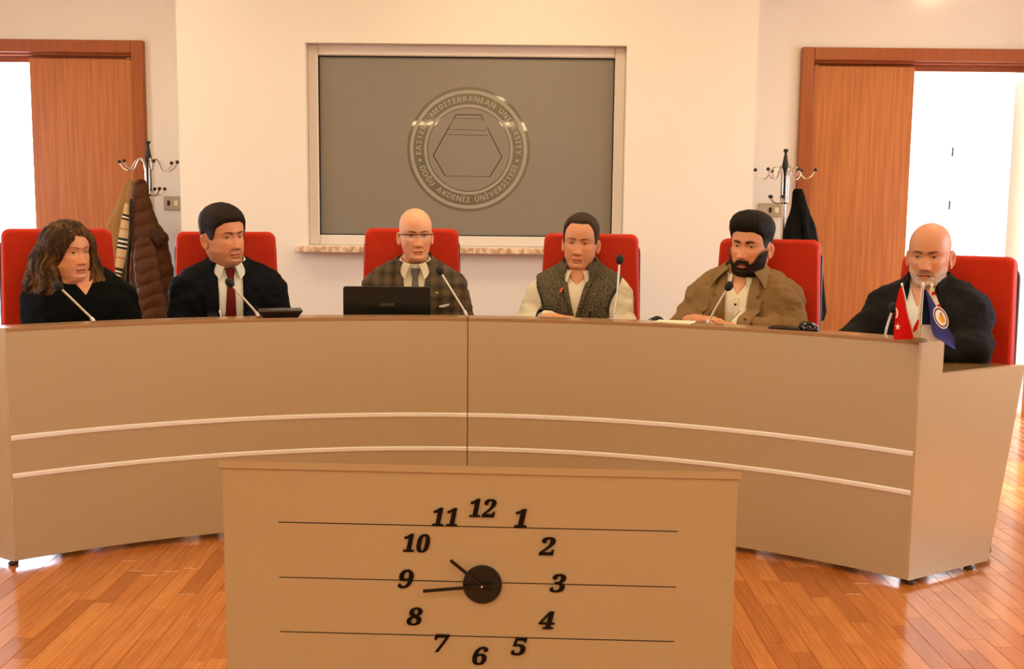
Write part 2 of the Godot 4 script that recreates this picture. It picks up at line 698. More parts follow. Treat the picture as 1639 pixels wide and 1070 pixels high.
func build_room() -> void:
	build_floor()
	var xl := at_z(285, 165, WALL_Z).x
	var xr := at_z(1209, 190, WALL_Z).x
	# window opening in the projecting centre wall
	var a := at_z(488, 68, WALL_Z)
	var b := at_z(997, 392, WALL_Z)
	var wx0 := a.x
	var wx1 := b.x
	var wy1 := (a.y + at_z(1004, 73, WALL_Z).y) / 2
	var wy0 := (b.y + at_z(492, 398, WALL_Z).y) / 2
	wall_with_openings("wall_back", xl, xr, 0, CEIL, WALL_Z, RECESS_Z - 0.15, [[wx0, wy0, wx1, wy1]])
	build_window(wx0, wy0, wx1, wy1)
	# doors in the recessed walls
	var dl := [at_z(216, 200, RECESS_Z).x, at_z(47, 200, RECESS_Z).x]
	var dr := [at_z(1297, 200, RECESS_Z).x, at_z(1463, 200, RECESS_Z).x]
	var dh := (at_z(150, 82, RECESS_Z).y + at_z(1400, 101, RECESS_Z).y) / 2
	var wl: float = dl[0] - dl[1]
	var wr: float = dr[1] - dr[0]
	wall_with_openings("wall_back_left", -SIDE, xl, 0, CEIL, RECESS_Z, RECESS_Z - 0.15, [[dl[0] - 2 * wl - 0.001, 0, dl[0] + 0.001, dh + 0.001]])
	wall_with_openings("wall_back_right", xr, SIDE, 0, CEIL, RECESS_Z, RECESS_Z - 0.15, [[dr[0] - 0.001, 0, dr[0] + 2.4 * wr + 0.001, dh + 0.001]])
	build_door("door_1", dl[0], -1.0, wl, dh, 2.0)
	build_door("door_2", dr[0], 1.0, wr, dh, 2.4)
	var g := Geo.new()
	g.box(Vector3(0, CEIL + 0.1, (RECESS_Z + REAR) / 2), Vector3(2 * SIDE + 0.4, 0.2, REAR - RECESS_Z + 0.5))
	struct("ceiling", g, M.ceiling)
	side_wall("wall_left", -SIDE, -SIDE - 0.2, [[-4.4, -3.4, 1.0, 2.2]])
	side_wall("wall_right", SIDE, SIDE + 0.2, [[-5.1, -4.2, 0.9, 2.15], [-3.5, -2.7, 0.9, 2.15]])
	g = Geo.new()
	g.box(Vector3(0, CEIL / 2, REAR + 0.1), Vector3(2 * SIDE + 0.4, CEIL, 0.2))
	struct("wall_front", g, M.wall)
	g = Geo.new()
	g.box(Vector3(0, FL - 0.112, -14.0), Vector3(60, 0.2, 14.9))
	g.box(Vector3(-19.6, -0.2, 4.0), Vector3(30, 0.2, 24))
	g.box(Vector3(19.6, -0.2, 4.0), Vector3(30, 0.2, 24))
	struct("terrace", g, mat(Color(0.8, 0.79, 0.76), 0.8))
	# white return wall outside, beside the right doorway
	var rp := at_y(1630, 676, FL)
	g = Geo.new()
	g.box(Vector3(rp.x + 0.1, 1.3, RECESS_Z - 1.6), Vector3(0.2, 2.6, 2.7))
	struct("wall_terrace", g, M.wall)
	# glazed screen on the terrace, seen through the right doorway
	var h1 := at_z(1524, 243, -6.66)
	var h2 := at_z(1519, 328, -6.66)
	var ws := Node3D.new()
	ws.name = numbered("window_2")
	add_child(ws)
	ws.position = Vector3(h1.x, FL, -6.66)
	tag(ws, "clear glazed screen with two small grey handles outside the doorway", "", "", "structure")
	var pane := mat(Color(1, 1, 1, 0.04), 0.02)
	pane.transparency = BaseMaterial3D.TRANSPARENCY_ALPHA
	part_box("pane", Vector3(0, 1.35, -0.012), Vector3(0.5, 2.7, 0.008), 0.0, pane, ws)
	part_box("frame_rail", Vector3(0, 2.74, -0.012), Vector3(0.52, 0.08, 0.05), 0.004, M.frame, ws)
	for hp in [h1, h2]:
		part_box("handle", Vector3(hp.x - h1.x, hp.y - FL, 0.004), Vector3(0.010, 0.056, 0.016), 0.003, mat(Color(0.25, 0.3, 0.33), 0.5), ws)
	# a light switch plate beside each door
	switch_plate(at_z(277, 325, RECESS_Z), 0.105, "square brass light switch plate half behind the wall corner", 2)
	switch_plate(at_z(1232, 336, RECESS_Z), 0.135, "wide brushed switch plate on the wall beside the right coat stand", 3)
	# emergency light above the right door
	var lp := at_z(1493, -10, RECESS_Z + 0.04)
	var el := thing("emergency_light", "small glowing white lamp box on the wall above a wooden door", "lamp", Vector3(lp.x, lp.y, RECESS_Z))
	part_box("housing", Vector3(0, 0.045, 0.03), Vector3(0.2, 0.06, 0.06), 0.004, M.frame, el)
	var glow := mat(Color(1, 0.97, 0.9), 0.5)
	glow.emission_enabled = true
	glow.emission = Color(1, 0.95, 0.85)
	glow.emission_energy_multiplier = 1.0
	part_box("diffuser", Vector3(0, 0.003, 0.03), Vector3(0.19, 0.024, 0.052), 0.004, glow, el)
	var o := OmniLight3D.new()
	o.name = "lamp_glow"
	o.light_color = Color(1, 0.9, 0.7)
	o.light_energy = 0.0006
	o.omni_range = 6.0
	o.omni_attenuation = 2.0
	o.shadow_enabled = true
	o.light_size = 0.05
	el.add_child(o)
	o.position = Vector3(0, -0.03, 0.05)

func switch_plate(p: Vector3, wide: float, label: String, n: int) -> void:
	var t := thing("light_switch", label, "switch", Vector3(p.x, p.y, RECESS_Z))
	part_box("plate", Vector3(0, 0, 0.006), Vector3(wide, 0.082, 0.012), 0.003, mat(Color(0.74, 0.66, 0.54), 0.4, 0.35), t)
	var step := wide / n
	for k in n:
		var x := (k - (n - 1) / 2.0) * step * 0.85
		if k == n - 1:
			part_box("rocker", Vector3(x, 0, 0.013), Vector3(0.022, 0.03, 0.008), 0.002, mat(Color(0.95, 0.9, 0.78), 0.4), t)
		elif k == n - 2:
			part_box("socket_slot", Vector3(x, 0, 0.012), Vector3(0.017, 0.03, 0.006), 0.002, M.groove, t)
		else:
			part_box("blank", Vector3(x, 0, 0.012), Vector3(0.022, 0.03, 0.004), 0.001, mat(Color(0.78, 0.70, 0.58), 0.4, 0.35), t)

func build_door(called: String, hinge_x: float, s: float, w: float, h: float, wide: float) -> void:
	var ww := w * wide
	var d := Node3D.new()
	d.name = numbered(called)
	add_child(d)
	d.position = Vector3(hinge_x, 0, RECESS_Z)
	tag(d, "brown wooden double door with one leaf closed and the other open", "", "", "structure")
	var cw := 0.072
	# casing round the opening, proud of the wall
	part_box("casing_jamb", Vector3(-s * cw / 2, (h + cw) / 2, 0.012), Vector3(cw, h + cw, 0.05), 0.004, M.casing, d)
	part_box("casing_jamb", Vector3(s * (ww + cw / 2), (h + cw) / 2, 0.012), Vector3(cw, h + cw, 0.05), 0.004, M.casing, d)
	part_box("casing_head", Vector3(s * ww / 2, h + cw / 2, 0.011), Vector3(ww - 0.001, cw, 0.046), 0.004, M.casing, d)
	# lining and stop inside the wall
	part_box("lining_jamb", Vector3(s * 0.006, h / 2, -0.081), Vector3(0.012, h, 0.138), 0.001, M.casing, d)
	part_box("lining_jamb", Vector3(s * (ww - 0.006), h / 2, -0.081), Vector3(0.012, h, 0.138), 0.001, M.casing, d)
	part_box("lining_head", Vector3(s * ww / 2, h - 0.006, -0.081), Vector3(ww - 0.026, 0.012, 0.138), 0.001, M.casing, d)
	part_box("stop_head", Vector3(s * ww / 2, h - 0.029, -0.09), Vector3(ww - 0.026, 0.034, 0.03), 0.002, M.casing, d)
	var leaf := part_box("leaf", Vector3(s * (0.016 + (w - 0.016) / 2), (h - 0.026 + FL) / 2 + 0.004, -0.045), Vector3(w - 0.02, h - 0.036 - FL, 0.042), 0.003, M.door, d)
	for y in [0.3, h * 0.5, h - 0.27]:
		part_box("hinge", Vector3(s * 0.009, y, -0.018), Vector3(0.012, 0.11, 0.014), 0.004, M.chrome, leaf)
	part_box("pivot", Vector3(s * 0.03, h - 0.024, -0.018), Vector3(0.022, 0.008, 0.012), 0.002, M.chrome, leaf)
	# the other leaf stands open, out over the terrace
	var b := Basis(Vector3.UP, s * 1.75)
	var open := part_box("leaf", Vector3(s * (ww - 0.02), h / 2, -0.17) + b * Vector3(-s * w / 2, 0, 0), Vector3(w - 0.02, h - 0.036, 0.042), 0.003, M.door, d, b)
	part_box("hinge", Vector3(s * (ww - 0.008), h - 0.27, -0.15), Vector3(0.012, 0.11, 0.02), 0.004, M.chrome, open)

func build_window(x0: float, y0: float, x1: float, y1: float) -> void:
	var w := Node3D.new()
	w.name = numbered("window_1")
	add_child(w)
	tag(w, "interior window with white frame and frosted film round a clear emblem", "", "", "structure")
	w.position = Vector3((x0 + x1) / 2, y0, WALL_Z)
	var W := x1 - x0
	var H := y1 - y0
	var fw := 0.058
	var zf := -0.055
	for s in [-1.0, 1.0]:
		part_box("frame_stile", Vector3(s * (W / 2 - fw / 2), H / 2, zf - 0.03), Vector3(fw, H, 0.06), 0.006, M.frame, w)
	part_box("frame_rail", Vector3(0, fw / 2, zf - 0.03), Vector3(W - 2 * fw, fw, 0.06), 0.006, M.frame, w)
	part_box("frame_rail", Vector3(0, H - fw / 2, zf - 0.03), Vector3(W - 2 * fw, fw, 0.06), 0.006, M.frame, w)
	for s in [-1.0, 1.0]:
		part_box("gasket", Vector3(s * (W / 2 - fw - 0.003), H / 2, zf - 0.016), Vector3(0.006, H - 2 * fw, 0.012), 0.001, M.black_matt, w)
	part_box("gasket", Vector3(0, H - fw - 0.003, zf - 0.016), Vector3(W - 2 * fw, 0.006, 0.012), 0.001, M.black_matt, w)
	part_box("gasket", Vector3(0, fw + 0.003, zf - 0.016), Vector3(W - 2 * fw, 0.006, 0.012), 0.001, M.black_matt, w)
	var sill := part_box("sill", Vector3(0.0, -0.018, 0.01), Vector3(W + 0.1, 0.034, 0.16), 0.004, M.marble, w)
	sill.name = "sill"
	# the pane
	var glass := mat(Color(0.30, 0.32, 0.28, 0.55), 0.03)
	glass.transparency = BaseMaterial3D.TRANSPARENCY_ALPHA
	var zg := zf - 0.024
	part_box("pane", Vector3(0, H / 2, zg - 0.003), Vector3(W - 2 * fw, H - 2 * fw, 0.006), 0.0, glass, w)
	# frosted film on the pane, cut away where the emblem is clear
	var film := mat(Color(0.51, 0.475, 0.435), 0.36)
	var px := 1.0 / (FOCAL / 5.95)
	var c0 := at_z(750.0, 239.5, WALL_Z + zg) - w.position
	var cx := c0.x
	var cy := c0.y
	var zt := zg + 0.0012
	var g := Geo.new()
	var rect := [Vector2(-W / 2 + fw, fw), Vector2(W / 2 - fw, fw), Vector2(W / 2 - fw, H - fw), Vector2(-W / 2 + fw, H - fw)]
	var n := 96
	var ro := 97.5 * px
	var ring_in := []
	var ring_out := []
	for i in n:
		var an := TAU * i / n + PI / 4
		var d := Vector2(cos(an), sin(an))
		ring_in.append(Vector3(cx + d.x * ro, cy + d.y * ro, zt))
		var t := 9.0
		if d.x > 1e-6:
			t = minf(t, (rect[1].x - cx) / d.x)
		if d.x < -1e-6:
			t = minf(t, (rect[0].x - cx) / d.x)
		if d.y > 1e-6:
			t = minf(t, (rect[2].y - cy) / d.y)
		if d.y < -1e-6:
			t = minf(t, (rect[0].y - cy) / d.y)
		ring_out.append(Vector3(cx + d.x * t, cy + d.y * t, zt))
	for q in rect:
		var best := 0
		for i in n:
			if ring_out[i].distance_to(Vector3(q.x, q.y, zt)) < ring_out[best].distance_to(Vector3(q.x, q.y, zt)):
				best = i
		ring_out[best] = Vector3(q.x, q.y, zt)
	for i in n:
		var j := (i + 1) % n
		g.face([ring_in[i], ring_out[i], ring_out[j], ring_in[j]])
	var film_node := put("frosted_film", g, film, w)
	var letters := mat(Color(0.60, 0.57, 0.52), 0.36)
	for rr in [[93.0, 87.5], [70.5, 66.5]]:
		g = Geo.new()
		annulus(g, Vector3(cx, cy, zt), rr[1] * px, rr[0] * px)
		put("emblem_ring", g, letters, film_node)
	g = Geo.new()
	annulus(g, Vector3(cx, cy, zt), 0.0, 64.5 * px)
	put("emblem_disc", g, film, film_node)
	# words round the ring
	ring_text("EASTERN MEDITERRANEAN UNIVERSITY", Vector3(cx, cy, zt), 75.2 * px, deg_to_rad(187), deg_to_rad(-6), false, 8.4 * px, letters, film_node)
	ring_text("DOĞU AKDENİZ ÜNİVERSİTESİ", Vector3(cx, cy, zt), 82.6 * px, deg_to_rad(199), deg_to_rad(343), true, 8.4 * px, letters, film_node)
	for an in [192.5, -12.0]:
		g = Geo.new()
		annulus(g, Vector3(cx + cos(deg_to_rad(an)) * 79 * px, cy + sin(deg_to_rad(an)) * 79 * px, zt), 0.0, 2.2 * px)
		put("emblem_dot", g, letters, film_node)
	# thin clear lines of the inner figure
	var clear := mat(Color(0.16, 0.15, 0.13), 0.05)
	var hexa := [Vector2(694, 249), Vector2(730, 185), Vector2(769, 185), Vector2(803, 250.5), Vector2(784, 281.5), Vector2(713, 281)]
	var lines := []
	for i in 6:
		lines.append([hexa[i], hexa[(i + 1) % 6]])
	lines.append([Vector2(728, 191), Vector2(771, 191)])
	lines.append([Vector2(716, 208), Vector2(778, 209)])
	lines.append([Vector2(714, 216), Vector2(782, 217)])
	for li in lines.size():
		var a: Vector2 = lines[li][0] - Vector2(750, 239.5)
		var b: Vector2 = lines[li][1] - Vector2(750, 239.5)
		var p := Vector3(cx + a.x * px, cy - a.y * px, zt + 0.0008)
		var q := Vector3(cx + b.x * px, cy - b.y * px, zt + 0.0008)
		var nn := (q - p).normalized().cross(Vector3(0, 0, 1)) * px * (0.7 if li < 6 and li != 4 else 0.35)
		g = Geo.new()
		g.face([p + nn, q + nn, q - nn, p - nn])
		put("emblem_line", g, clear, film_node)
	# the room seen through the clear glass
	g = Geo.new()
	var bz := RECESS_Z - 1.6
	g.box(Vector3(0, CEIL / 2, bz - 0.05), Vector3(3.6, CEIL, 0.1))
	g.box(Vector3(-1.85, CEIL / 2, (bz + RECESS_Z - 0.15) / 2), Vector3(0.1, CEIL, 1.6))
	g.box(Vector3(1.3, CEIL / 2, (bz + RECESS_Z - 0.15) / 2), Vector3(0.1, CEIL, 1.6))
	g.box(Vector3(-0.25, CEIL + 0.05, (bz + RECESS_Z - 0.15) / 2), Vector3(3.4, 0.1, 1.6))
	g.box(Vector3(-0.25, -0.05, (bz + RECESS_Z - 0.15) / 2), Vector3(3.4, 0.1, 1.6))
	struct("wall_side_room", g, M.wall)
	var l := AreaLight3D.new()  # unseen fill light, added to brighten the view through the clear glass
	l.name = "side_room_fill_light"
	l.area_size = Vector2(0.6, 0.6)
	l.light_color = Color(1.0, 0.85, 0.65)
	l.light_energy = 1.6
	l.area_range = 8.0
	l.area_attenuation = 2.0
	l.shadow_enabled = true
	add_child(l)
	l.position = Vector3(-0.3, CEIL - 0.02, (bz + RECESS_Z) / 2)
	l.rotation.x = -PI / 2

func annulus(g: Geo, c: Vector3, r0: float, r1: float, n := 72) -> void:
	for i in n:
		var a := TAU * i / n
		var b := TAU * (i + 1) / n
		var p := [c + Vector3(cos(a), sin(a), 0) * r0, c + Vector3(cos(a), sin(a), 0) * r1, c + Vector3(cos(b), sin(b), 0) * r1, c + Vector3(cos(b), sin(b), 0) * r0]
		if r0 <= 0.0:
			p.remove_at(3)
		g.face(p)

func text_arrays(s: String, family: String, bold: bool, size: float, depth: float) -> Array:
	var f := SystemFont.new()
	f.font_names = PackedStringArray([family])
	f.font_weight = 700 if bold else 400
	var t := TextMesh.new()
	t.text = s
	t.font = f
	t.font_size = 64
	t.pixel_size = size / 46.0
	t.depth = depth
	t.curve_step = 2.0
	return t.get_mesh_arrays()

# letters spaced along an arc; size is the height of a capital
func ring_text(s: String, c: Vector3, r: float, a0: float, a1: float, inside: bool, size: float, m: Material, parent: Node) -> void:
	var widths := []
	var total := 0.0
	var shapes := []
	for ch in s:
		if ch == " ":
			shapes.append(null)
			widths.append(size * 0.75)
		else:
			var arr := text_arrays(ch, "Droid Sans", true, size, 0.0)
			var lo := 9.0
			var hi := -9.0
			for p in arr[Mesh.ARRAY_VERTEX]:
				lo = minf(lo, p.x)
				hi = maxf(hi, p.x)
			shapes.append(arr)
			widths.append((hi - lo) * 1.08 + size * 0.18)
		total += widths[-1]
	var run := 0.0
	for i in s.length():
		var mid: float = (run + widths[i] / 2) / total
		run += widths[i]
		if shapes[i] == null:
			continue
		var an := lerpf(a0, a1, mid)
		var rad := r
		var low := 9.0
		for p in shapes[i][Mesh.ARRAY_VERTEX]:
			low = minf(low, p.y)
		var out := Vector3(cos(an), sin(an), 0)
		var up := -out if inside else out
		var right := up.cross(Vector3(0, 0, 1))
		var cx := 0.0
		var g := Geo.new()
		g.append_mesh(shapes[i], Transform3D(Basis(right * 1.08, up, Vector3(0, 0, 1)), c + out * rad - up * (low if s[i] != "Ğ" else low)))
		put("emblem_letter", g, m, parent)

# solid bent along the desk's arc between two angles, two radii and two heights
func arc_solid(g: Geo, a0: float, a1: float, r0: float, r1: float, y0: float, y1: float, n := 40, spread := 0.0, a_fix := 0.0) -> void:
	var ring := func(i: int) -> Array:
		var a := lerpf(a0, a1, float(i) / n)
		var b := a + (a - a_fix) * spread
		return [arc(a, r0, y0), arc(a, r0, y1), arc(b, r1, y1), arc(b, r1, y0)]
	for i in n:
		var p: Array = ring.call(i)
		var q: Array = ring.call(i + 1)
		for k in 4:
			g.face([p[k], q[k], q[(k + 1) % 4], p[(k + 1) % 4]])
	var s: Array = ring.call(0)
	g.face(s)
	var e: Array = ring.call(n)
	e.reverse()
	g.face(e)

func smooth_arc(g: Geo, a0: float, a1: float, prof: Array, n := 48) -> void:
	# prof: closed outline of (radius, height); swept round the arc with smooth shading along it
	for k in prof.size():
		var p: Vector2 = prof[k]
		var q: Vector2 = prof[(k + 1) % prof.size()]
		var base := g.V.size()
		for i in n + 1:
			var a := lerpf(a0, a1, float(i) / n)
			g.v(arc(a, p.x, p.y), Vector2(a * RAD, p.y))
			g.v(arc(a, q.x, q.y), Vector2(a * RAD, q.y))
		for i in n:
			var b := base + i * 2
			g.quad(b, b + 2, b + 3, b + 1)
	for end in [0, 1]:
		var l := []
		for p in prof:
			l.append(arc(a1 if end == 1 else a0, p.x, p.y))
		if end == 1:
			l.reverse()
		g.face(l)

func build_desk() -> void:
	var s1 := 0.481
	var s2 := 0.348
	for half in 2:
		var a0 := ARC_L + 0.004 if half == 0 else ARC_S + 0.0007
		var a1 := ARC_S - 0.0007 if half == 0 else ARC_R - 0.004
		var sg := -1.0 if half == 0 else 1.0
		var end_a := ARC_L if half == 0 else ARC_R
		var mid := (a0 + a1) / 2
		var t := thing("conference_desk", "left half of the curved bronze laminate desk, under the laptop" if half == 0 else "right half of the curved bronze laminate desk, under the little flags", "desk", Vector3.ZERO, 0, "halves of the curved desk")
		var bands := [["upper_panel", s1 + 0.010, DESK_TOP - 0.014], ["middle_panel", s2 + 0.010, s1 - 0.010], ["lower_panel", 0.05, s2 - 0.010]]
		for b in bands:
			var g := Geo.new()
			smooth_arc(g, a0, a1, [Vector2(RAD, b[1]), Vector2(RAD, b[2]), Vector2(RAD + 0.025, b[2]), Vector2(RAD + 0.025, b[1])])
			put(b[0], g, M.laminate, t)
		for h in [s1, s2]:
			var g := Geo.new()
			var e := 0.004
			smooth_arc(g, a0, a1, [Vector2(RAD - 0.005, h - 0.0095 + e), Vector2(RAD - 0.005, h + 0.0095 - e), Vector2(RAD - 0.005 + e, h + 0.0095), Vector2(RAD + 0.02, h + 0.0095), Vector2(RAD + 0.02, h - 0.0095), Vector2(RAD - 0.005 + e, h - 0.0095)])
			put("trim_strip", g, M.silver, t)
		var g := Geo.new()
		smooth_arc(g, a0, a1, [Vector2(RAD, DESK_TOP - 0.0135), Vector2(RAD, DESK_TOP - 0.002), Vector2(RAD + 0.002, DESK_TOP), Vector2(RAD + 0.10, DESK_TOP), Vector2(RAD + 0.10, DESK_TOP - 0.0135)])
		put("ledge", g, M.laminate_top, t)
		g = Geo.new()
		smooth_arc(g, a0, a1, [Vector2(RAD + 0.078, WORK_TOP - 0.03), Vector2(RAD + 0.078, DESK_TOP - 0.0142), Vector2(RAD + 0.098, DESK_TOP - 0.0142), Vector2(RAD + 0.098, WORK_TOP - 0.03)])
		put("ledge_back", g, M.laminate, t)
		g = Geo.new()
		arc_solid(g, a0, a1, RAD + 0.1, RAD + 0.532, WORK_TOP - 0.028, WORK_TOP, 48, 0.055 / absf(end_a - ARC_S), ARC_S)
		put("worktop", g, M.worktop, t)
		# the splayed end panel, cut away above the worktop
		var e := arc(end_a, RAD, 0)
		var dd := Vector3(sin(1.032) * sg, 0, -cos(1.032))
		var nn := Vector3(dd.z * -sg, 0, dd.x * sg) * -1.0
		var inward := nn if nn.dot(arc(0, RAD, 0) - e) > 0 else -nn
		var out := [Vector2(-0.003, 0.05), Vector2(0.4217, 0.05), Vector2(0.562, WORK_TOP + 0.004), Vector2(0.112, WORK_TOP + 0.004), Vector2(0.112, DESK_TOP + 0.001), Vector2(-0.003, DESK_TOP + 0.001)]
		g = Geo.new()
		for piece in [[0, 1, 2, 3], [0, 3, 4, 5]]:
			for side in 2:
				var l := []
				for k in piece:
					l.append(e + dd * out[k].x + Vector3.UP * out[k].y + inward * (0.025 if side == 1 else 0.0))
				if (side == 0) == (half == 0):
					l.reverse()
				g.face(l)
		for k in 6:
			var p: Vector2 = out[k]
			var q: Vector2 = out[(k + 1) % 6]
			var l := [e + dd * p.x + Vector3.UP * p.y, e + dd * q.x + Vector3.UP * q.y, e + dd * q.x + Vector3.UP * q.y + inward * 0.025, e + dd * p.x + Vector3.UP * p.y + inward * 0.025]
			if half == 1:
				l.reverse()
			g.face(l)
		put("end_panel", g, M.laminate_end, t)
		# upright between the two halves and the adjustable feet
		g = Geo.new()
		arc_solid(g, ARC_S - 0.012 if half == 0 else ARC_S + 0.0008, ARC_S - 0.0008 if half == 0 else ARC_S + 0.012, RAD + 0.027, RAD + 0.45, 0.05, WORK_TOP - 0.03, 1)
		put("centre_upright", g, M.laminate, t)
		var spots := [e + dd * 0.03 + inward * 0.02, e + dd * 0.34 + inward * 0.02, arc(ARC_S + sg * 0.02, RAD + 0.06, 0), arc(ARC_S + sg * 0.02, RAD + 0.38, 0)]
		for p in spots:
			g = Geo.new()
			g.lathe(Vector3(p.x, FL, p.z), [Vector2(0.015, 0.0), Vector2(0.017, 0.003), Vector2(0.017, 0.010), Vector2(0.009, 0.014), Vector2(0.007, 0.0218)], 14)
			put("foot", g, M.rubber_brown, t)

func build_cabinet() -> void:
	# low cabinet in front of the desk, its lid sloping away from the camera
	var yaw := -0.05
	var o := at_z(768, 746, -2.30)
	var t := thing("low_cabinet", "low bronze laminate cabinet with thin dark lines and a clock on its front", "cabinet", Vector3(o.x, FL, o.z), yaw)
	var inv := t.transform.affine_inverse()
	var nrm := t.transform.basis * Vector3(0, 0, 1)
	var on := func(u: float, v: float) -> Vector3:
		var d := ray(u, v)
		var p := Vector3(0, EYE, 0)
		var k := (o - p).dot(nrm) / d.dot(nrm)
		return inv * (p + d * k)
	var lt: Vector3 = on.call(356, 748)
	var rt: Vector3 = on.call(1181, 764)
	var top := (lt.y + rt.y) / 2
	var x0 := lt.x
	var x1 := rt.x
	var deep := 0.42
	var drop := 0.14
	var g := Geo.new()
	var side := [Vector2(0, 0.03), Vector2(0, top), Vector2(-deep, top - drop), Vector2(-deep, 0.03)]
	for k in 4:
		var p: Vector2 = side[k]
		var q: Vector2 = side[(k + 1) % 4]
		g.face([Vector3(x0, p.y, p.x), Vector3(x1, p.y, p.x), Vector3(x1, q.y, q.x), Vector3(x0, q.y, q.x)])
	for s in 2:
		var l := []
		for p in side:
			l.append(Vector3(x0 if s == 0 else x1, p.y, p.x))
		if s == 0:
			l.reverse()
		g.face(l)
	put("body", g, M.laminate_box, t)
	g = Geo.new()
	g.box(Vector3((x0 + x1) / 2, 0.015, -deep / 2), Vector3(x1 - x0 - 0.06, 0.03, deep - 0.06))
	put("plinth", g, M.groove, t)
	# lid following the slope, square in front
	g = Geo.new()
	var lp := [Vector2(0.008, top), Vector2(0.008, top + 0.016), Vector2(-deep - 0.008, top - drop + 0.016), Vector2(-deep - 0.008, top - drop)]
	for k in 4:
		var p: Vector2 = lp[k]
		var q: Vector2 = lp[(k + 1) % 4]
		g.face([Vector3(x0 - 0.007, p.y, p.x), Vector3(x1 + 0.007, p.y, p.x), Vector3(x1 + 0.007, q.y, q.x), Vector3(x0 - 0.007, q.y, q.x)])
	for s in 2:
		var l := []
		for p in lp:
			l.append(Vector3(x0 - 0.007 if s == 0 else x1 + 0.007, p.y, p.x))
		if s == 0:
			l.reverse()
		g.face(l)
	put("lid", g, M.laminate_box, t)
	for ln in [[445, 835, 1085, 850], [447, 923, 1082, 939], [449, 1010, 1079, 1026]]:
		var p: Vector3 = on.call(ln[0], ln[1])
		var q: Vector3 = on.call(ln[2], ln[3])
		g = Geo.new()
		g.box((p + q) / 2, Vector3((q - p).length(), 0.0022, 0.0012), 0.0, Basis(Vector3.BACK, atan2(q.y - p.y, q.x - p.x)))
		put("inlay_line", g, M.groove, t)
	# clock stuck onto the front
	var cc: Vector3 = on.call(772.5, 933)
	var cl := thing("wall_clock", "black clock with stick-on numerals and a round hub on the cabinet front", "clock", t.transform * Vector3(cc.x, cc.y, 0.001), yaw)
	var up := Basis(Vector3.RIGHT, PI / 2)
	var face_m := mat(Color(0.045, 0.03, 0.022), 0.42)
	g = Geo.new()
	var rr: float = (on.call(803.5, 933) - cc).length()
	g.lathe(Vector3.ZERO, [Vector2(rr * 0.98, 0), Vector2(rr, 0.002), Vector2(rr, 0.010), Vector2(rr - 0.002, 0.012)], 64, up)
	put("hub_disc", g, face_m, cl)
	var hand_m := mat(Color(0.03, 0.02, 0.015), 0.3)
	var z := 0.016
	for h in [["hour_hand", 722, 892, 800, 957], ["minute_hand", 679, 940.5, 800, 931.5]]:
		var tip: Vector3 = on.call(h[1], h[2]) - cc
		tip.z = 0
		var tail := -tip.normalized() * 0.022
		g = Geo.new()
		var dirn := tip.normalized()
		var ln := tip.length() + 0.022
		g.box((tip + tail) / 2 + Vector3(0, 0, z), Vector3(ln, 0.0075, 0.002), 0.0006, Basis(dirn, Vector3(-dirn.y, dirn.x, 0), Vector3(0, 0, 1)))
		put(h[0], g, hand_m, cl)
		z += 0.003
	g = Geo.new()
	g.lathe(Vector3(0, 0, 0.012), [Vector2(0.0035, 0), Vector2(0.0035, 0.01), Vector2(0.002, 0.0115)], 16, up)
	put("pin", g, M.chrome, cl)
	var nums := {"12": [773, 812], "1": [833, 828], "2": [876, 873], "3": [893, 932], "4": [875, 991], "5": [831, 1033], "6": [769, 1048], "7": [708, 1028], "8": [664, 985], "9": [650, 925], "10": [667, 868], "11": [712, 826]}
	for k in nums:
		var c: Vector3 = on.call(nums[k][0], nums[k][1]) - cc
		var arr := text_arrays(k, "Droid Serif", true, 0.0405, 0.004)
		var lo := Vector2(9, 9)
		var hi := Vector2(-9, -9)
		for p in arr[Mesh.ARRAY_VERTEX]:
			lo = lo.min(Vector2(p.x + 0.2 * p.y, p.y))
			hi = hi.max(Vector2(p.x + 0.2 * p.y, p.y))
		var m := (lo + hi) / 2
		var w := 1.12 if k.length() == 1 else 0.98
		g = Geo.new()
		for off in [Vector2(0, 0), Vector2(0.0011, 0), Vector2(-0.0011, 0), Vector2(0, 0.0006)]:
			g.append_mesh(arr, Transform3D(Basis(Vector3(w, 0, 0), Vector3(0.2 * w, 1, 0), Vector3(0, 0, 1)), Vector3(c.x - m.x * w + off.x, c.y - m.y + off.y, 0.0025)))
		put("numeral", g, hand_m, cl)

func interp(tab: Array, y: float, col: int) -> float:
	# tab rows sorted by rising first column; smooth interpolation
	var n := tab.size()
	if y <= tab[0][0]:
		return tab[0][col]
	if y >= tab[n - 1][0]:
		return tab[n - 1][col]
	var i := 0
	while tab[i + 1][0] < y:
		i += 1
	var y0: float = tab[i][0]
	var y1: float = tab[i + 1][0]
	var v0: float = tab[i][col]
	var v1: float = tab[i + 1][col]
	var m0: float = (v1 - v0) / (y1 - y0)
	var m1 := m0
	if i > 0:
		m0 = (v1 - tab[i - 1][col]) / (y1 - tab[i - 1][0])
	if i < n - 2:
		m1 = (tab[i + 2][col] - v0) / (tab[i + 2][0] - y0)
	var h := y1 - y0
	var t := (y - y0) / h
	return v0 * (2 * t * t * t - 3 * t * t + 1) + m0 * h * (t * t * t - 2 * t * t + t) + v1 * (-2 * t * t * t + 3 * t * t) + m1 * h * (t * t * t - t * t)

func bump(dx: float, dy: float, sx: float, sy: float) -> float:
	var q := dx * dx / (sx * sx) + dy * dy / (sy * sy)
	return exp(-q * 0.5) if q < 16.0 else 0.0

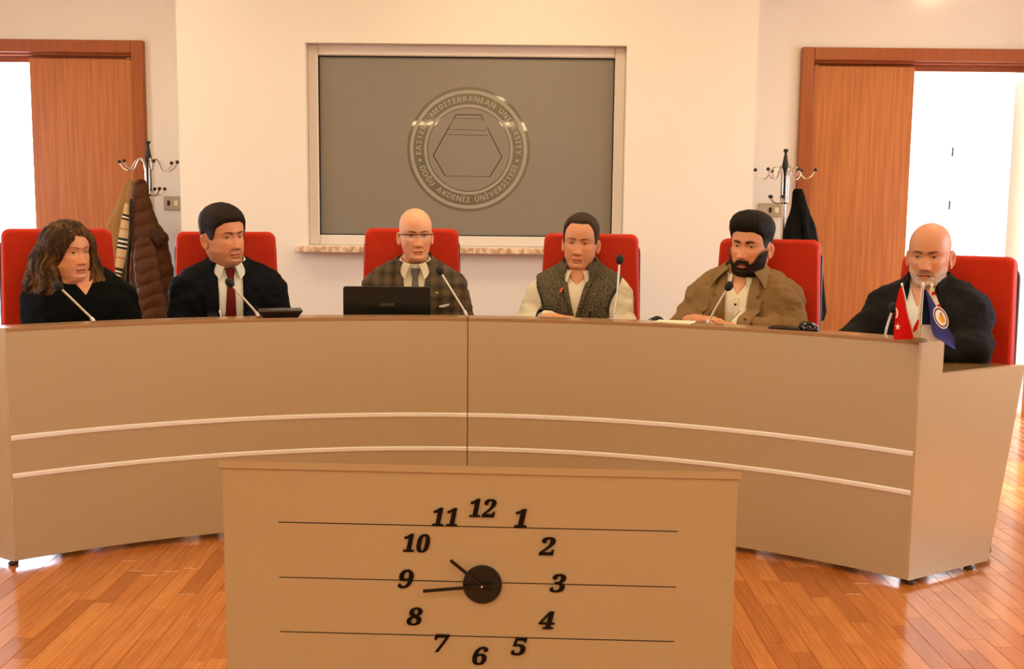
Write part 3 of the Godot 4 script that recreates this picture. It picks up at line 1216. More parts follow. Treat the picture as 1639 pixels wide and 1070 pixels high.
# height, half width, front, back of a head whose eyes are at height 0
func head_table(P: Dictionary) -> Array:
	var j: float = P.get("jaw", 1.0)
	var nk: float = P.get("neck", 1.0)
	var ch: float = P.get("chin", 0.0)
	return [
		[-0.22, 0.066 * nk, 0.040, -0.085], [-0.17, 0.057 * nk, 0.026, -0.074], [-0.145, 0.054 * nk, 0.026 + ch, -0.070], [-0.130, 0.052 * nk, 0.040 + ch * 1.3, -0.069],
		[-0.1195, 0.047 * j, 0.066 + ch * 0.5, -0.069], [-0.111, 0.048 * j, 0.0785, -0.070], [-0.100, 0.052 * j, 0.083, -0.072], [-0.088, 0.0565 * j, 0.0825, -0.074], [-0.075, 0.061 * j, 0.084, -0.078],
		[-0.060, 0.0655 * j, 0.0855, -0.083], [-0.040, 0.0695, 0.0865, -0.089], [-0.020, 0.0725, 0.087, -0.094], [0.0, 0.0742, 0.0865, -0.098],
		[0.022, 0.0755, 0.0915, -0.101], [0.045, 0.0755, 0.0915, -0.1015], [0.065, 0.0725, 0.086, -0.098], [0.085, 0.0645, 0.0740, -0.089], [0.100, 0.0535, 0.0580, -0.0755], [0.108, 0.0446, 0.0470, -0.0655], [0.113, 0.0385, 0.0400, -0.0585]]

func head_rows(top := 0.108) -> Array:
	var ys := []
	var y := -0.22
	while y < -0.135:
		ys.append(y)
		y += 0.0085
	y = -0.135
	while y < 0.045:
		ys.append(y)
		y += 0.0020
	while y < top:
		ys.append(y)
		y += 0.0042
	ys.append(top)
	return ys

# point of the bare head at turn t (0 in front) and a row's numbers
func head_at(t: float, w: float, zf: float, zb: float, y: float) -> Vector3:
	var c := cos(t)
	var s := sin(t)
	var zc := (zf + zb) / 2 - 0.012
	var d := (zf - zc) if c > 0 else (zc - zb)
	# a little squarer than an ellipse
	var e := 0.86
	return Vector3(w * signf(s) * pow(absf(s), e), y, zc + d * signf(c) * pow(absf(c), e if c > 0 else 0.95))

func face_shape(x: float, y: float, P: Dictionary) -> float:
	var ax := absf(x)
	var ns: float = P.get("nose", 1.0)
	var f := 0.0
	# nose: bridge, tip, wings
	var along := clampf((0.012 - y) / 0.056, 0.0, 1.0)
	var ridge := lerpf(0.002, 0.0205, pow(along, 1.25)) * smoothstep(-0.056, -0.0445, y) * (1.0 - smoothstep(0.002, 0.024, y))
	var sx := lerpf(0.0058, 0.0088, along)
	f += ridge * ns * exp(-x * x / (2 * sx * sx))
	f += 0.0045 * ns * bump(x, y + 0.0405, 0.0085, 0.0065)
	f += 0.0085 * ns * bump(ax - 0.0135, y + 0.0435, 0.0052, 0.0062)
	f -= 0.007 * bump(ax - 0.0068, y + 0.0520, 0.0030, 0.0024)
	# eyes: socket, lids over the ball
	f -= 0.0105 * bump(ax - 0.030, y + 0.001, 0.0165, 0.0115)
	f -= 0.004 * bump(ax - 0.0165, y - 0.001, 0.006, 0.010)
	f += 0.0068 * bump(ax - 0.031, y + 0.001, 0.0105, 0.0072)
	f += 0.0016 * bump(ax - 0.031, y - 0.0068, 0.013, 0.0024)
	f -= 0.0014 * bump(ax - 0.031, y + 0.0125, 0.012, 0.003)
	# brow, cheekbone, cheek
	f += 0.0042 * bump(ax - 0.027, y - 0.0195, 0.020, 0.0065)
	f += 0.0045 * bump(ax - 0.046, y + 0.026, 0.016, 0.013)
	f += P.get("cheek", 0.0) * bump(ax - 0.040, y + 0.058, 0.018, 0.02)
	# fold from nose to mouth corner
	var k := clampf((-0.045 - y) / 0.035, 0.0, 1.0)
	if y < -0.040 and y > -0.088:
		var fx := lerpf(0.0185, 0.031, k)
		f -= 0.0024 * P.get("fold", 1.0) * exp(-pow((ax - fx) / 0.0034, 2)) * sin(PI * clampf((-0.040 - y) / 0.048, 0, 1))
	# mouth
	var mw: float = P.get("mouth", 0.0245)
	var on := 1.0 - smoothstep(mw * 0.6, mw * 1.1, ax)
	f += 0.0046 * on * bump(0, y + 0.0695, 1, 0.0044)
	f += 0.0052 * on * bump(0, y + 0.0815, 1, 0.0048)
	f -= 0.0034 * on * bump(0, y + 0.0755, 1, 0.0017)
	f -= 0.0014 * bump(x, y + 0.062, 0.0028, 0.005)
	f -= 0.0042 * bump(x, y + 0.0915, 0.017, 0.0042)
	f += 0.0052 * bump(x, y + 0.1035, 0.0155, 0.0085)
	f -= 0.0025 * bump(ax - mw - 0.004, y + 0.077, 0.005, 0.005)
	return f

func beard_amount(x: float, y: float, t: float, P: Dictionary) -> float:
	var kind: String = P.get("beard", "")
	if kind == "":
		return 0.0
	var at := absf(t)
	var ax := absf(x)
	var line := lerpf(-0.062, P.get("beard_side", -0.012), smoothstep(0.35, 1.25, at)) + 0.004 * sin(at * 9.0)
	var soft: float = P.get("beard_soft", 0.005)
	var b := smoothstep(line + soft, line - soft, y) * (1.0 - smoothstep(1.35, 1.55, at)) * smoothstep(-0.150, -0.128, y)
	var tache := smoothstep(0.030, 0.024, ax) * smoothstep(-0.0515, -0.0555, y) * smoothstep(-0.0745, -0.070, y)
	b = maxf(b, tache)
	b *= smoothstep(0.75, 1.15, sqrt(pow(ax / 0.0215, 2) + pow((y + 0.0765) / 0.0085, 2)))
	b *= smoothstep(0.6, 1.1, sqrt(pow(ax / 0.010, 2) + pow((y + 0.0465) / 0.007, 2)))
	return b

func face_colour(x: float, y: float, t: float, P: Dictionary, n: float) -> Color:
	var skin: Color = P.skin
	var c := skin * (1.0 + 0.10 * n)
	c.a = 1.0
	var ax := absf(x)
	if absf(t) > 1.6:
		return c
	var red := Color(skin.r * 1.02, skin.g * 0.76, skin.b * 0.68)
	c = c.lerp(red, 0.55 * bump(ax - 0.040, y + 0.036, 0.018, 0.014) + 0.5 * bump(x, y + 0.042, 0.012, 0.010))
	# lips
	var mw: float = P.get("mouth", 0.0245)
	var arch := 0.0016 * cos(ax / mw * PI)
	var inlip := (1.0 - smoothstep(mw * 0.86, mw * 1.02, ax)) * smoothstep(-0.0685 + arch, -0.0702 + arch, y) * smoothstep(-0.0855, -0.0835, y - 0.004 * pow(ax / mw, 2))
	c = c.lerp(P.get("lips", Color(skin.r * 0.86, skin.g * 0.52, skin.b * 0.46)), inlip * 0.85)
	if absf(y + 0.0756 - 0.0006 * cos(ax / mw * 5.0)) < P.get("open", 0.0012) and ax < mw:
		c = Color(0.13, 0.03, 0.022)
	# eyelids, eyes
	var ex := ax - 0.031
	var lift: float = P.get("lid", 1.0)
	var up := 0.0044 * lift * (1.0 - pow(ex / 0.0140, 2)) - 0.0012
	var lo := -0.0028 * (1.0 - pow(ex / 0.0140, 2)) - 0.0012
	if absf(ex) < 0.0138:
		if y < up + 0.0014 and y > up - 0.0004:
			c = Color(0.025, 0.016, 0.012)
		elif y < up and y > lo:
			c = Color(0.42, 0.33, 0.27)
			var gx: float = x - signf(x) * 0.031 - P.get("gaze", 0.0)
			if Vector2(gx, y - 0.0002).length() < 0.0046:
				c = Color(0.035, 0.018, 0.010)
	# brows
	var bx := (ax - 0.013) / 0.034
	if bx > -0.15 and bx < 1.1:
		var by: float = 0.0165 + 0.0052 * sin(clampf(bx, 0, 1) * 2.3) + P.get("brow_up", 0.0)
		var th: float = P.get("brow", 0.0034) * 1.45 * (1.0 - 0.55 * clampf(bx, 0, 1)) * smoothstep(-0.15, 0.1, bx) * smoothstep(1.1, 0.8, bx)
		c = c.lerp(P.brow_colour, smoothstep(th + 0.0012, th - 0.0008, absf(y - by)) * 0.92)
	var b := beard_amount(x, y, t, P)
	if b > 0.0:
		var bc: Color = P.beard_colour
		bc = bc.lerp(P.get("tache_colour", bc), smoothstep(-0.084, -0.072, y) * (1.0 - smoothstep(0.026, 0.034, ax)))
		c = c.lerp(bc * (1.0 + 0.5 * n), b * P.get("beard_cover", 1.0))
	c.a = 1.0
	return c

func add_head(g: Geo, P: Dictionary, xf: Transform3D) -> Geo:
	var beard := Geo.new()
	var cover := PackedFloat32Array()
	var tab := head_table(P)
	var ys := head_rows()
	var nz := FastNoiseLite.new()
	nz.seed = P.get("seed", 1)
	nz.frequency = 1.0
	var cols := 150
	var wd: float = P.get("wide", 1.0)
	var base := g.V.size()
	var ts := []
	for j in cols:
		var u := -PI + TAU * j / cols
		ts.append(u - 0.5 * sin(u))
	for y in ys:
		var w := interp(tab, y, 1) * wd
		var zf := interp(tab, y, 2)
		var zb := interp(tab, y, 3)
		for j in cols:
			var t: float = ts[j]
			var p := head_at(t, w, zf, zb, y)
			var n := nz.get_noise_3d(p.x * 160, p.y * 160, p.z * 160)
			var c: Color = P.skin
			if absf(t) < 1.6 and y > -0.155 and y < 0.05:
				var fr := smoothstep(0.0, 0.45, cos(t))
				p.z += face_shape(p.x, y, P) * fr
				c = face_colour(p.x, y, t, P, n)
				if P.has("beard_thick"):
					var b := beard_amount(p.x, y, t, P)
					var q: Vector3 = p + Vector3(sin(t), -0.25, cos(t)) * (P.beard_thick * b * (1.0 + 0.4 * n) - 0.0012)
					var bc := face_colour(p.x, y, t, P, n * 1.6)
					beard.v(xf * q, Vector2(t * 0.08, y), bc)
					cover.append(b - 0.25)
			else:
				c = c * (1.0 + 0.06 * n)
				c.a = 1.0
			if P.has("beard_thick") and beard.V.size() < g.V.size() - base + 1:
				beard.v(xf * p, Vector2.ZERO, c)
				cover.append(-1.0)
			g.v(xf * p, Vector2(t, y), c)
	# crown
	var w0 := interp(tab, 0.108, 1) * wd
	var f0 := interp(tab, 0.108, 2)
	var b0 := interp(tab, 0.108, 3)
	var extra := 9
	for k in range(1, extra + 1):
		var al := PI / 2 * k / extra
		var s := cos(al)
		var mz := (f0 + b0) / 2
		for j in cols:
			var p := head_at(ts[j], w0 * s + 0.0002, mz + (f0 - mz) * s, mz + (b0 - mz) * s, 0.108 + 0.0160 * (1.0 - s * s))
			g.v(xf * p, Vector2(ts[j], p.y), P.skin)
	var rows := ys.size() + extra
	for i in rows - 1:
		for j in cols:
			var a := base + i * cols + j
			var b := base + i * cols + (j + 1) % cols
			g.quad(a, b, b + cols, a + cols)
	if P.has("beard_thick"):
		for i in ys.size() - 1:
			for j in cols - 1:
				var a := i * cols + j
				if cover[a] > 0.0 or cover[a + 1] > 0.0 or cover[a + cols] > 0.0 or cover[a + cols + 1] > 0.0:
					beard.quad(a, a + 1, a + 1 + cols, a + cols)
	# ears
	for s in [-1.0, 1.0]:
		add_ear(g, P, xf, s, wd)
	return beard

func add_ear(g: Geo, P: Dictionary, xf: Transform3D, s: float, wd: float) -> void:
	var skin: Color = P.skin
	var es: float = P.get("ear", 1.0)
	var root := Vector3(s * 0.0715 * wd, -0.018, -0.012)
	# local: a runs backwards from the head, b upwards, n outwards
	var flare: float = P.get("flare", 0.5)
	var av := Vector3(s * sin(flare), 0, -cos(flare))
	var bv := Vector3(0, 0.97, -0.22).normalized()
	var nv := Vector3(s * cos(flare), 0, sin(flare))
	var base := g.V.size()
	var nr := 9
	var na := 26
	for side in 2:
		for i in nr:
			var r := float(i) / (nr - 1)
			for k in na:
				var f := TAU * k / na
				var egg := 1.0 + 0.16 * sin(f)
				var a := 0.0125 + cos(f) * r * 0.0165 * egg
				var b := sin(f) * r * 0.0325
				var h := 0.0
				if side == 0:
					h = 0.0035 + 0.0035 * exp(-pow((r - 0.86) / 0.12, 2)) - 0.006 * exp(-pow(r / 0.5, 2)) + 0.002 * exp(-pow((r - 0.55) / 0.13, 2)) * (1.0 if b > 0 else 0.0)
					h *= sqrt(maxf(0.0, 1.0 - pow(r, 8.0)))
				else:
					h = -0.004 * sqrt(maxf(0.0, 1.0 - pow(r, 4.0)))
				var col := Color(skin.r * 0.98, skin.g * 0.84, skin.b * 0.78)
				g.v(xf * (root + (av * a + bv * b) * es + nv * h * es), Vector2(a, b), col)
	for side in 2:
		for i in nr - 1:
			for k in na:
				var p := base + side * nr * na + i * na + k
				var q := base + side * nr * na + i * na + (k + 1) % na
				if (side == 0) == (s > 0):
					g.quad(p, p + na, q + na, q)
				else:
					g.quad(p, q, q + na, p + na)

# short hair: a shell over the head whose thickness falls to nothing at the hairline
func short_hair(P: Dictionary, xf: Transform3D, H: Dictionary) -> Geo:
	var g := Geo.new()
	var tab := head_table(P)
	var nz := FastNoiseLite.new()
	nz.seed = 40 + int(P.get("seed", 1))
	nz.frequency = 1.0
	var wd: float = P.get("wide", 1.0)
	var cols := 120
	var ys := []
	var y := -0.105
	while y < 0.108:
		ys.append(y)
		y += 0.0028
	ys.append(0.108)
	var line: Array = H.line
	var extra := 10
	var w0 := interp(tab, 0.108, 1) * wd
	var f0 := interp(tab, 0.108, 2)
	var b0 := interp(tab, 0.108, 3)
	var rows := ys.size() + extra
	var shown := PackedFloat32Array()
	for i in rows:
		for j in cols:
			var u := -PI + TAU * j / cols
			var t := u - 0.25 * sin(u)
			var p: Vector3
			var nrm: Vector3
			if i < ys.size():
				p = head_at(t, interp(tab, ys[i], 1) * wd, interp(tab, ys[i], 2), interp(tab, ys[i], 3), ys[i])
			else:
				var al := PI / 2 * (i - ys.size() + 1) / extra
				var s := cos(al)
				var mz := (f0 + b0) / 2
				p = head_at(t, w0 * s + 0.0002, mz + (f0 - mz) * s, mz + (b0 - mz) * s, 0.108 + 0.0160 * (1.0 - s * s))
			nrm = (p - Vector3(0, 0.03, -0.01)).normalized()
			var hl := interp(line, absf(t), 1)
			var strand := nz.get_noise_3d(t * 26.0, p.y * 40.0, p.z * 40.0)
			hl += strand * H.get("ragged", 0.004)
			var m := smoothstep(hl - 0.002, hl + H.get("fade", 0.014), p.y)
			var thick: float = lerpf(H.get("sides", 0.008), H.get("top", 0.016), smoothstep(0.02, 0.1, p.y))
			thick += H.get("quiff", 0.0) * bump(p.x - H.get("quiff_x", 0.0), p.y - 0.098, 0.05, 0.03) * smoothstep(-0.02, 0.05, p.z)
			thick *= 1.0 + 0.16 * strand
			var d := -0.004 + (thick + 0.004) * m
			var c: Color = H.colour * (1.0 + 0.55 * strand)
			var grey: float = H.get("grey", 0.0) * smoothstep(0.05, -0.01, p.y)
			c = c.lerp(Color(0.16, 0.15, 0.14), grey)
			c.a = 1.0
			g.v(xf * (p + nrm * d), Vector2(t, p.y), c)
			shown.append(m)
	for i in rows - 1:
		for j in cols:
			var a := i * cols + j
			var b := i * cols + (j + 1) % cols
			if shown[a] + shown[b] + shown[a + cols] + shown[b + cols] <= 0.0:
				continue
			g.quad(a, b, b + cols, a + cols)
	return g

# one hand, palm down, fingers along +z, thumb towards +x; wrist at the origin
var hand_geo: Geo = null
func hand_shape() -> Geo:
	if hand_geo != null:
		return hand_geo
	var f := Field.new()
	f.bone(Vector3(0, 0, -0.03), Vector3(0, 0, 0.01), 0.026, 0.025, 0.02)
	f.bone(Vector3(-0.018, 0, 0.03), Vector3(-0.024, 0.002, 0.078), 0.0165, 0.013, 0.02)
	f.bone(Vector3(0.0, 0.002, 0.02), Vector3(0.0, 0.005, 0.085), 0.017, 0.013, 0.02)
	f.bone(Vector3(0.016, 0, 0.03), Vector3(0.024, 0.004, 0.082), 0.0165, 0.013, 0.02)
	var fin := [[-0.031, 0.078, 0.030, 0.021, 0.018, 0.0078], [-0.0105, 0.086, 0.038, 0.026, 0.021, 0.0086], [0.0095, 0.088, 0.042, 0.029, 0.022, 0.0088], [0.029, 0.083, 0.038, 0.026, 0.021, 0.0086]]
	for q in fin:
		var p := Vector3(q[0], 0.004, q[1] - 0.012)
		var bend := 0.12
		for s in 3:
			var e: Vector3 = p + Vector3(q[0] * 0.12 / 0.03 * 0.02, -sin(bend), cos(bend)) * q[2 + s]
			f.bone(p, e, q[5] - s * 0.0006, q[5] - 0.0006 - s * 0.0006, 0.004)
			p = e
			bend += 0.42
	f.bone(Vector3(0.022, -0.004, 0.018), Vector3(0.043, -0.008, 0.045), 0.0145, 0.011, 0.012)
	f.bone(Vector3(0.043, -0.008, 0.045), Vector3(0.050, -0.012, 0.075), 0.010, 0.0092, 0.005)
	f.bone(Vector3(0.050, -0.012, 0.075), Vector3(0.046, -0.015, 0.096), 0.0092, 0.0078, 0.004)
	hand_geo = Geo.new()
	hand_geo.nets(f.d, Vector3(-0.065, -0.075, -0.06), Vector3(0.085, 0.04, 0.20), 0.0042)
	return hand_geo

class Body:
	var f := Field.new()      # torso and arms
	var arms := Field.new()
	var root: Node3D
	var neck_y := 0.985
	var wob := FastNoiseLite.new()
	var infl := 0.012
	var fold := 0.004
	var cut_neck: Vector3
	var cut_r := 0.07
	var wrists := []
	var hem := 0.47
	var arm_cut := false
	var arm_f: Field

	func torso(p: Vector3) -> float:
		return f.d(p)

	func cloth(p: Vector3) -> float:
		var d := f.d(p) - infl
		if d < 0.03 and d > -0.03:
			var fs := fold * (smoothstep(0.03, 0.15, absf(p.x - cut_neck.x)) if p.z > 0.0 else 1.0)
			d += fs * wob.get_noise_3d(p.x * 9.0 + p.y * 5.0, p.y * 13.0, p.z * 9.0) * 2.6 + fs * 0.8 * wob.get_noise_3d(p.x * 22.0 + p.y * 10.0, p.y * 30.0, p.z * 22.0)
		# neck hole
		var q := Vector2(p.x / 1.0, (p.z - cut_neck.z) / 1.1)
		var hole := maxf(q.length() - cut_r, cut_neck.y - 0.06 - p.y)
		d = maxf(d, -hole)
		for w in wrists:
			var q3: Vector3 = p - w[0]
			if q3.length_squared() < 0.026:
				d = maxf(d, q3.dot(w[1]) - w[2])
		d = maxf(d, hem - p.y)
		return d

	func vest(p: Vector3) -> float:
		var d := f.d(p) - infl
		d += fold * wob.get_noise_3d(p.x * 9.0 + p.y * 5.0, p.y * 13.0, p.z * 9.0) * 1.6
		var q := Vector2(p.x, (p.z - cut_neck.z) / 1.1)
		d = maxf(d, -maxf(q.length() - cut_r, cut_neck.y - 0.06 - p.y))
		# armholes
		var x := absf(p.x)
		d = maxf(d, x - lerpf(0.145, 0.187, smoothstep(0.86, 0.99, p.y)) - maxf(0.0, 0.80 - p.y) * 0.25)
		return maxf(d, hem - p.y)

	func front(x: float, y: float, skin := false) -> float:
		var z := 0.40
		for i in 40:
			var d := (f.d(Vector3(x, y, z)) - (0.0 if skin else infl))
			if d < 0.0006:
				break
			z -= d * 0.9
			if z < -0.2:
				break
		return z

# a strip of cloth laid on the front of a body: rows of [y, x0, x1] from top to bottom
func cloth_patch(b: Body, rows: Array, lift: float, cols := 8, sub := 4, sag := 0.0) -> Geo:
	var g := Geo.new()
	var fine := []
	for i in rows.size() - 1:
		for k in sub:
			var t := float(k) / sub
			fine.append([lerpf(rows[i][0], rows[i + 1][0], t), lerpf(rows[i][1], rows[i + 1][1], t), lerpf(rows[i][2], rows[i + 1][2], t)])
	fine.append(rows[rows.size() - 1])
	var n := cols + 3
	for r in fine:
		for k in n:
			var t := clampf(float(k - 1) / cols, 0.0, 1.0)
			var x := lerpf(r[1], r[2], t)
			var y: float = r[0]
			var z := b.front(x, y)
			var up := lift
			if k == 0 or k == n - 1:
				up = -0.006
			up += sag * sin(t * PI)
			g.v(Vector3(x, y, z + up), Vector2(x, y))
	for i in fine.size() - 1:
		for k in n - 1:
			var a := i * n + k
			g.quad(a + n, a + n + 1, a + 1, a)
	# close the top and bottom edges
	for e in [0, fine.size() - 1]:
		var base := g.V.size()
		for k in n:
			var p: Vector3 = g.V[e * n + k]
			g.v(p, Vector2(p.x, p.y))
			g.v(Vector3(p.x, p.y, p.z - lift - 0.006), Vector2(p.x, p.y))
		for k in n - 1:
			var a := base + k * 2
			if e == 0:
				g.quad(a, a + 2, a + 3, a + 1)
			else:
				g.quad(a, a + 1, a + 3, a + 2)
	return g

# a folded collar round the neck: c centre, r radii, gap the half opening in front (radians)
func collar(c: Vector3, r: Vector2, gap: float, y_front: float, y_back: float, fall_front: float, fall_back: float, spread: float, point: Vector2, thick := 0.003, tilt := 0.0) -> Geo:
	var g := Geo.new()
	var n := 40
	var rows := 5
	for side in 2:
		for i in n + 1:
			var u := float(i) / n
			var a := lerpf(gap, TAU - gap, u)
			var fr := (cos(a) + 1.0) / 2.0
			var top := c + Vector3(sin(a) * r.x, lerpf(y_back, y_front, fr) + tilt * sin(a), cos(a) * r.y)
			var out := Vector3(sin(a), 0, cos(a))
			var fall := lerpf(fall_back, fall_front, fr)
			var low := top + out * spread - Vector3(0, fall, 0)
			var ends := pow(clampf(1.0 - minf(u, 1.0 - u) / 0.16, 0.0, 1.0), 1.4)
			var sgn := signf(sin(a))
			low += Vector3(sgn * point.x, -point.y, 0.012) * ends
			for k in rows:
				var v := float(k) / (rows - 1)
				var p := top.lerp(low, v) + out * (spread * 0.8 * sin(v * PI) * 0.5)
				p += out * (thick * 0.5 if side == 0 else -thick * 0.5)
				g.v(p, Vector2(u, v))
	var m := (n + 1) * rows
	for side in 2:
		for i in n:
			for k in rows - 1:
				var a := side * m + i * rows + k
				if side == 0:
					g.quad(a, a + 1, a + rows + 1, a + rows)
				else:
					g.quad(a, a + rows, a + rows + 1, a + 1)
	# rims
	for i in n:
		for k in [0, rows - 1]:
			var a: int = i * rows + k
			g.quad(a, a + rows, a + rows + m, a + m)
	for i in [0, n]:
		for k in rows - 1:
			var a: int = i * rows + k
			g.quad(a, a + 1, a + 1 + m, a + m)
	return g

func seat_place(u: float, r: float) -> float:
	# angle on the arc that shows at pixel column u, at radius r
	var p := at_arc(u, 430, r)
	return atan2(p.x - ARC.x, ARC.y - p.z)

func make_person(S: Dictionary) -> Body:
	var a := seat_place(S.u, RAD + S.get("back", 0.62))
	var at := arc(a, RAD + S.get("back", 0.62), 0)
	var t := thing("person", S.label, "person", at + Vector3(0, 0, 0), -a + S.get("turn", 0.0), "")
	var B := Body.new()
	B.root = t
	B.neck_y = S.get("neck_y", 0.985)
	B.wob.seed = 9 + int(S.u)
	B.wob.frequency = 1.0
	var ny: float = B.neck_y
	var sh: float = S.get("sh", 0.185)
	var belly: float = S.get("belly", 0.0)
	var lean: float = S.get("lean", 0.0)
	var f := B.f
	var dx: float = S.get("shift", 0.0)
	f.bone(Vector3(-0.075, 0.535, -0.005), Vector3(0.075, 0.535, -0.005), 0.105, 0.105, 0.05)
	f.bone(Vector3(-0.06, 0.67, 0.0), Vector3(0.06, 0.67, 0.0), 0.118 + belly, 0.118 + belly, 0.08)
	f.bone(Vector3(-0.085 + dx, ny - 0.155, 0.0 + lean), Vector3(0.085 + dx, ny - 0.155, 0.0 + lean), 0.108 + belly * 0.4, 0.108 + belly * 0.4, 0.09)
	f.bone(Vector3(-sh * 0.62 + dx, ny - 0.097, -0.015 + lean), Vector3(sh * 0.62 + dx, ny - 0.097, -0.015 + lean), 0.068, 0.068, 0.06)
	for s in [-1.0, 1.0]:
		f.bone(Vector3(s * 0.035 + dx, ny + 0.005, -0.03 + lean), Vector3(s * sh * 0.85 + dx, ny - 0.088, -0.02 + lean), 0.036, 0.048, 0.05)
	f.bone(Vector3(dx, ny - 0.03, -0.015 + lean), Vector3(dx, ny + 0.05, 0.0 + lean), 0.055, 0.05, 0.03)
	var thick: float = S.get("arm", 1.0)
	var hands: Array = S.hands
	for k in 2:
		var s := -1.0 if k == 0 else 1.0
		var shoulder := Vector3(s * sh + dx, ny - 0.108, -0.015 + lean)
		var elbow: Vector3 = S.elbows[k]
		var wrist: Vector3 = hands[k][0]
		f.bone(shoulder, elbow, 0.050 * thick, 0.043 * thick, 0.045)
		f.bone(elbow, wrist, 0.042 * thick, 0.030, 0.025)
	# legs under the worktop
	var legs := Field.new()
	for s in [-1.0, 1.0]:
		legs.bone(Vector3(s * 0.085, 0.53, 0.02), Vector3(s * 0.12, 0.525, 0.36), 0.086, 0.062, 0.04)
		legs.bone(Vector3(s * 0.12, 0.525, 0.36), Vector3(s * 0.12, 0.11, 0.35), 0.058, 0.040, 0.04)
		legs.bone(Vector3(s * 0.12, 0.068, 0.31), Vector3(s * 0.13, 0.065, 0.45), 0.038, 0.035, 0.03)
	var skin_only := func(p: Vector3) -> float:
		return f.d(p)
	# the body: torso, arms, head and hands in one mesh
	var P: Dictionary = S.head
	var col: Color = P.skin
	var bg := Geo.new()
	bg.nets(skin_only, Vector3(-0.42, 0.42, -0.18), Vector3(0.42, 1.12, 0.50), 0.015, func(_p): return col)
	var cam_dir := atan2(-at.x, -at.z)
	var eye := at_z(S.eye[0], S.eye[1], at.z + 0.09)
	var inv := t.transform.affine_inverse()
	var yaw: float = cam_dir + deg_to_rad(S.look[0]) - t.rotation.y
	var hb := Basis(Vector3.UP, yaw) * Basis(Vector3.RIGHT, deg_to_rad(S.look[1])) * Basis(Vector3.BACK, deg_to_rad(S.look[2]))
	hb = hb.scaled(Vector3.ONE * S.get("head_size", 0.96))
	var hx := Transform3D(hb, Vector3.ZERO)
	hx.origin = inv * eye - hb * Vector3(0, 0, 0.082)
	S.head_at = hx
	var beard := add_head(bg, P, hx)
	for k in 2:
		var h: Array = hands[k]
		var dirn: Vector3 = h[1].normalized()
		var up := Vector3(0, 1, 0)
		if h.size() > 2:
			up = h[2]
		up = (up - dirn * up.dot(dirn)).normalized()
		var x := up.cross(dirn)
		# right hand (k 0, at -x): thumb points towards the middle
		var m := 1.0 if k == 0 else -1.0
		var hg := hand_shape()
		var base := bg.V.size()
		bg.append_geo(hg, Transform3D(Basis(x * m, up, dirn), h[0]), m < 0)
		for i in range(base, bg.V.size()):
			bg.C[i] = Color(col.r * 1.0, col.g * 0.93, col.b * 0.9)
	put("body", bg, M.skin, t)
	if beard.I.size() > 0:
		put("beard", beard, M.hair, t)
	# trousers and shoes
	var tg := Geo.new()
	tg.nets(func(p): return minf(maxf(legs.d(p), 0.085 - p.y), maxf(f.d(p) - 0.004, p.y - 0.5)), Vector3(-0.24, 0.05, -0.16), Vector3(0.24, 0.66, 0.50), 0.018)
	put("trousers", tg, S.trousers, t)
	for s in [-1.0, 1.0]:
		var sg := Geo.new()
		var rings := []
		for i in 9:
			var w := float(i) / 8
			var ring := []
			var hw := 0.034 + 0.013 * sin(w * 2.6)
			var hh := lerpf(0.085, 0.03, smoothstep(0.15, 0.9, w))
			if i == 0 or i == 8:
				hw *= 0.55
				hh *= 0.7
			for j in 14:
				var an := TAU * j / 14
				ring.append(Vector3(s * 0.125 + cos(an) * hw, FL + hh * 0.5 + sin(an) * hh * 0.5, 0.29 + w * 0.17))
			rings.append(ring)
		sg.loft(rings)
		put("shoe", sg, M.black, t)
	B.cut_neck = Vector3(dx, ny, -0.005 + lean)
	for k in 2:
		var w: Vector3 = hands[k][0]
		var el: Vector3 = S.elbows[k]
		B.wrists.append([w, (w - el).normalized(), -0.012])
	S.body = B
	return B

func jacket(B: Body, m: Material, infl := 0.014, fold := 0.004, called := "jacket", cell := 0.0095) -> MeshInstance3D:
	B.infl = infl
	B.fold = fold
	var g := Geo.new()
	g.nets(B.cloth, Vector3(-0.44, 0.44, -0.20), Vector3(0.44, 1.13, 0.48), cell)
	return put(called, g, m, B.root)

func outline_round(w0: float, w1: float, h: float, r: float, n := 6) -> Array:
	# counter-clockwise, narrower or wider at the top, rounded corners, standing on y = 0
	var l := []
	var cs := [[Vector2(w0 / 2 - r, r), -PI / 2], [Vector2(w1 / 2 - r, h - r), 0.0], [Vector2(-w1 / 2 + r, h - r), PI / 2], [Vector2(-w0 / 2 + r, r), PI]]
	for c in cs:
		for i in n + 1:
			var a: float = c[1] + PI / 2 * i / n
			l.append(c[0] + Vector2(cos(a), sin(a)) * r)
	return l

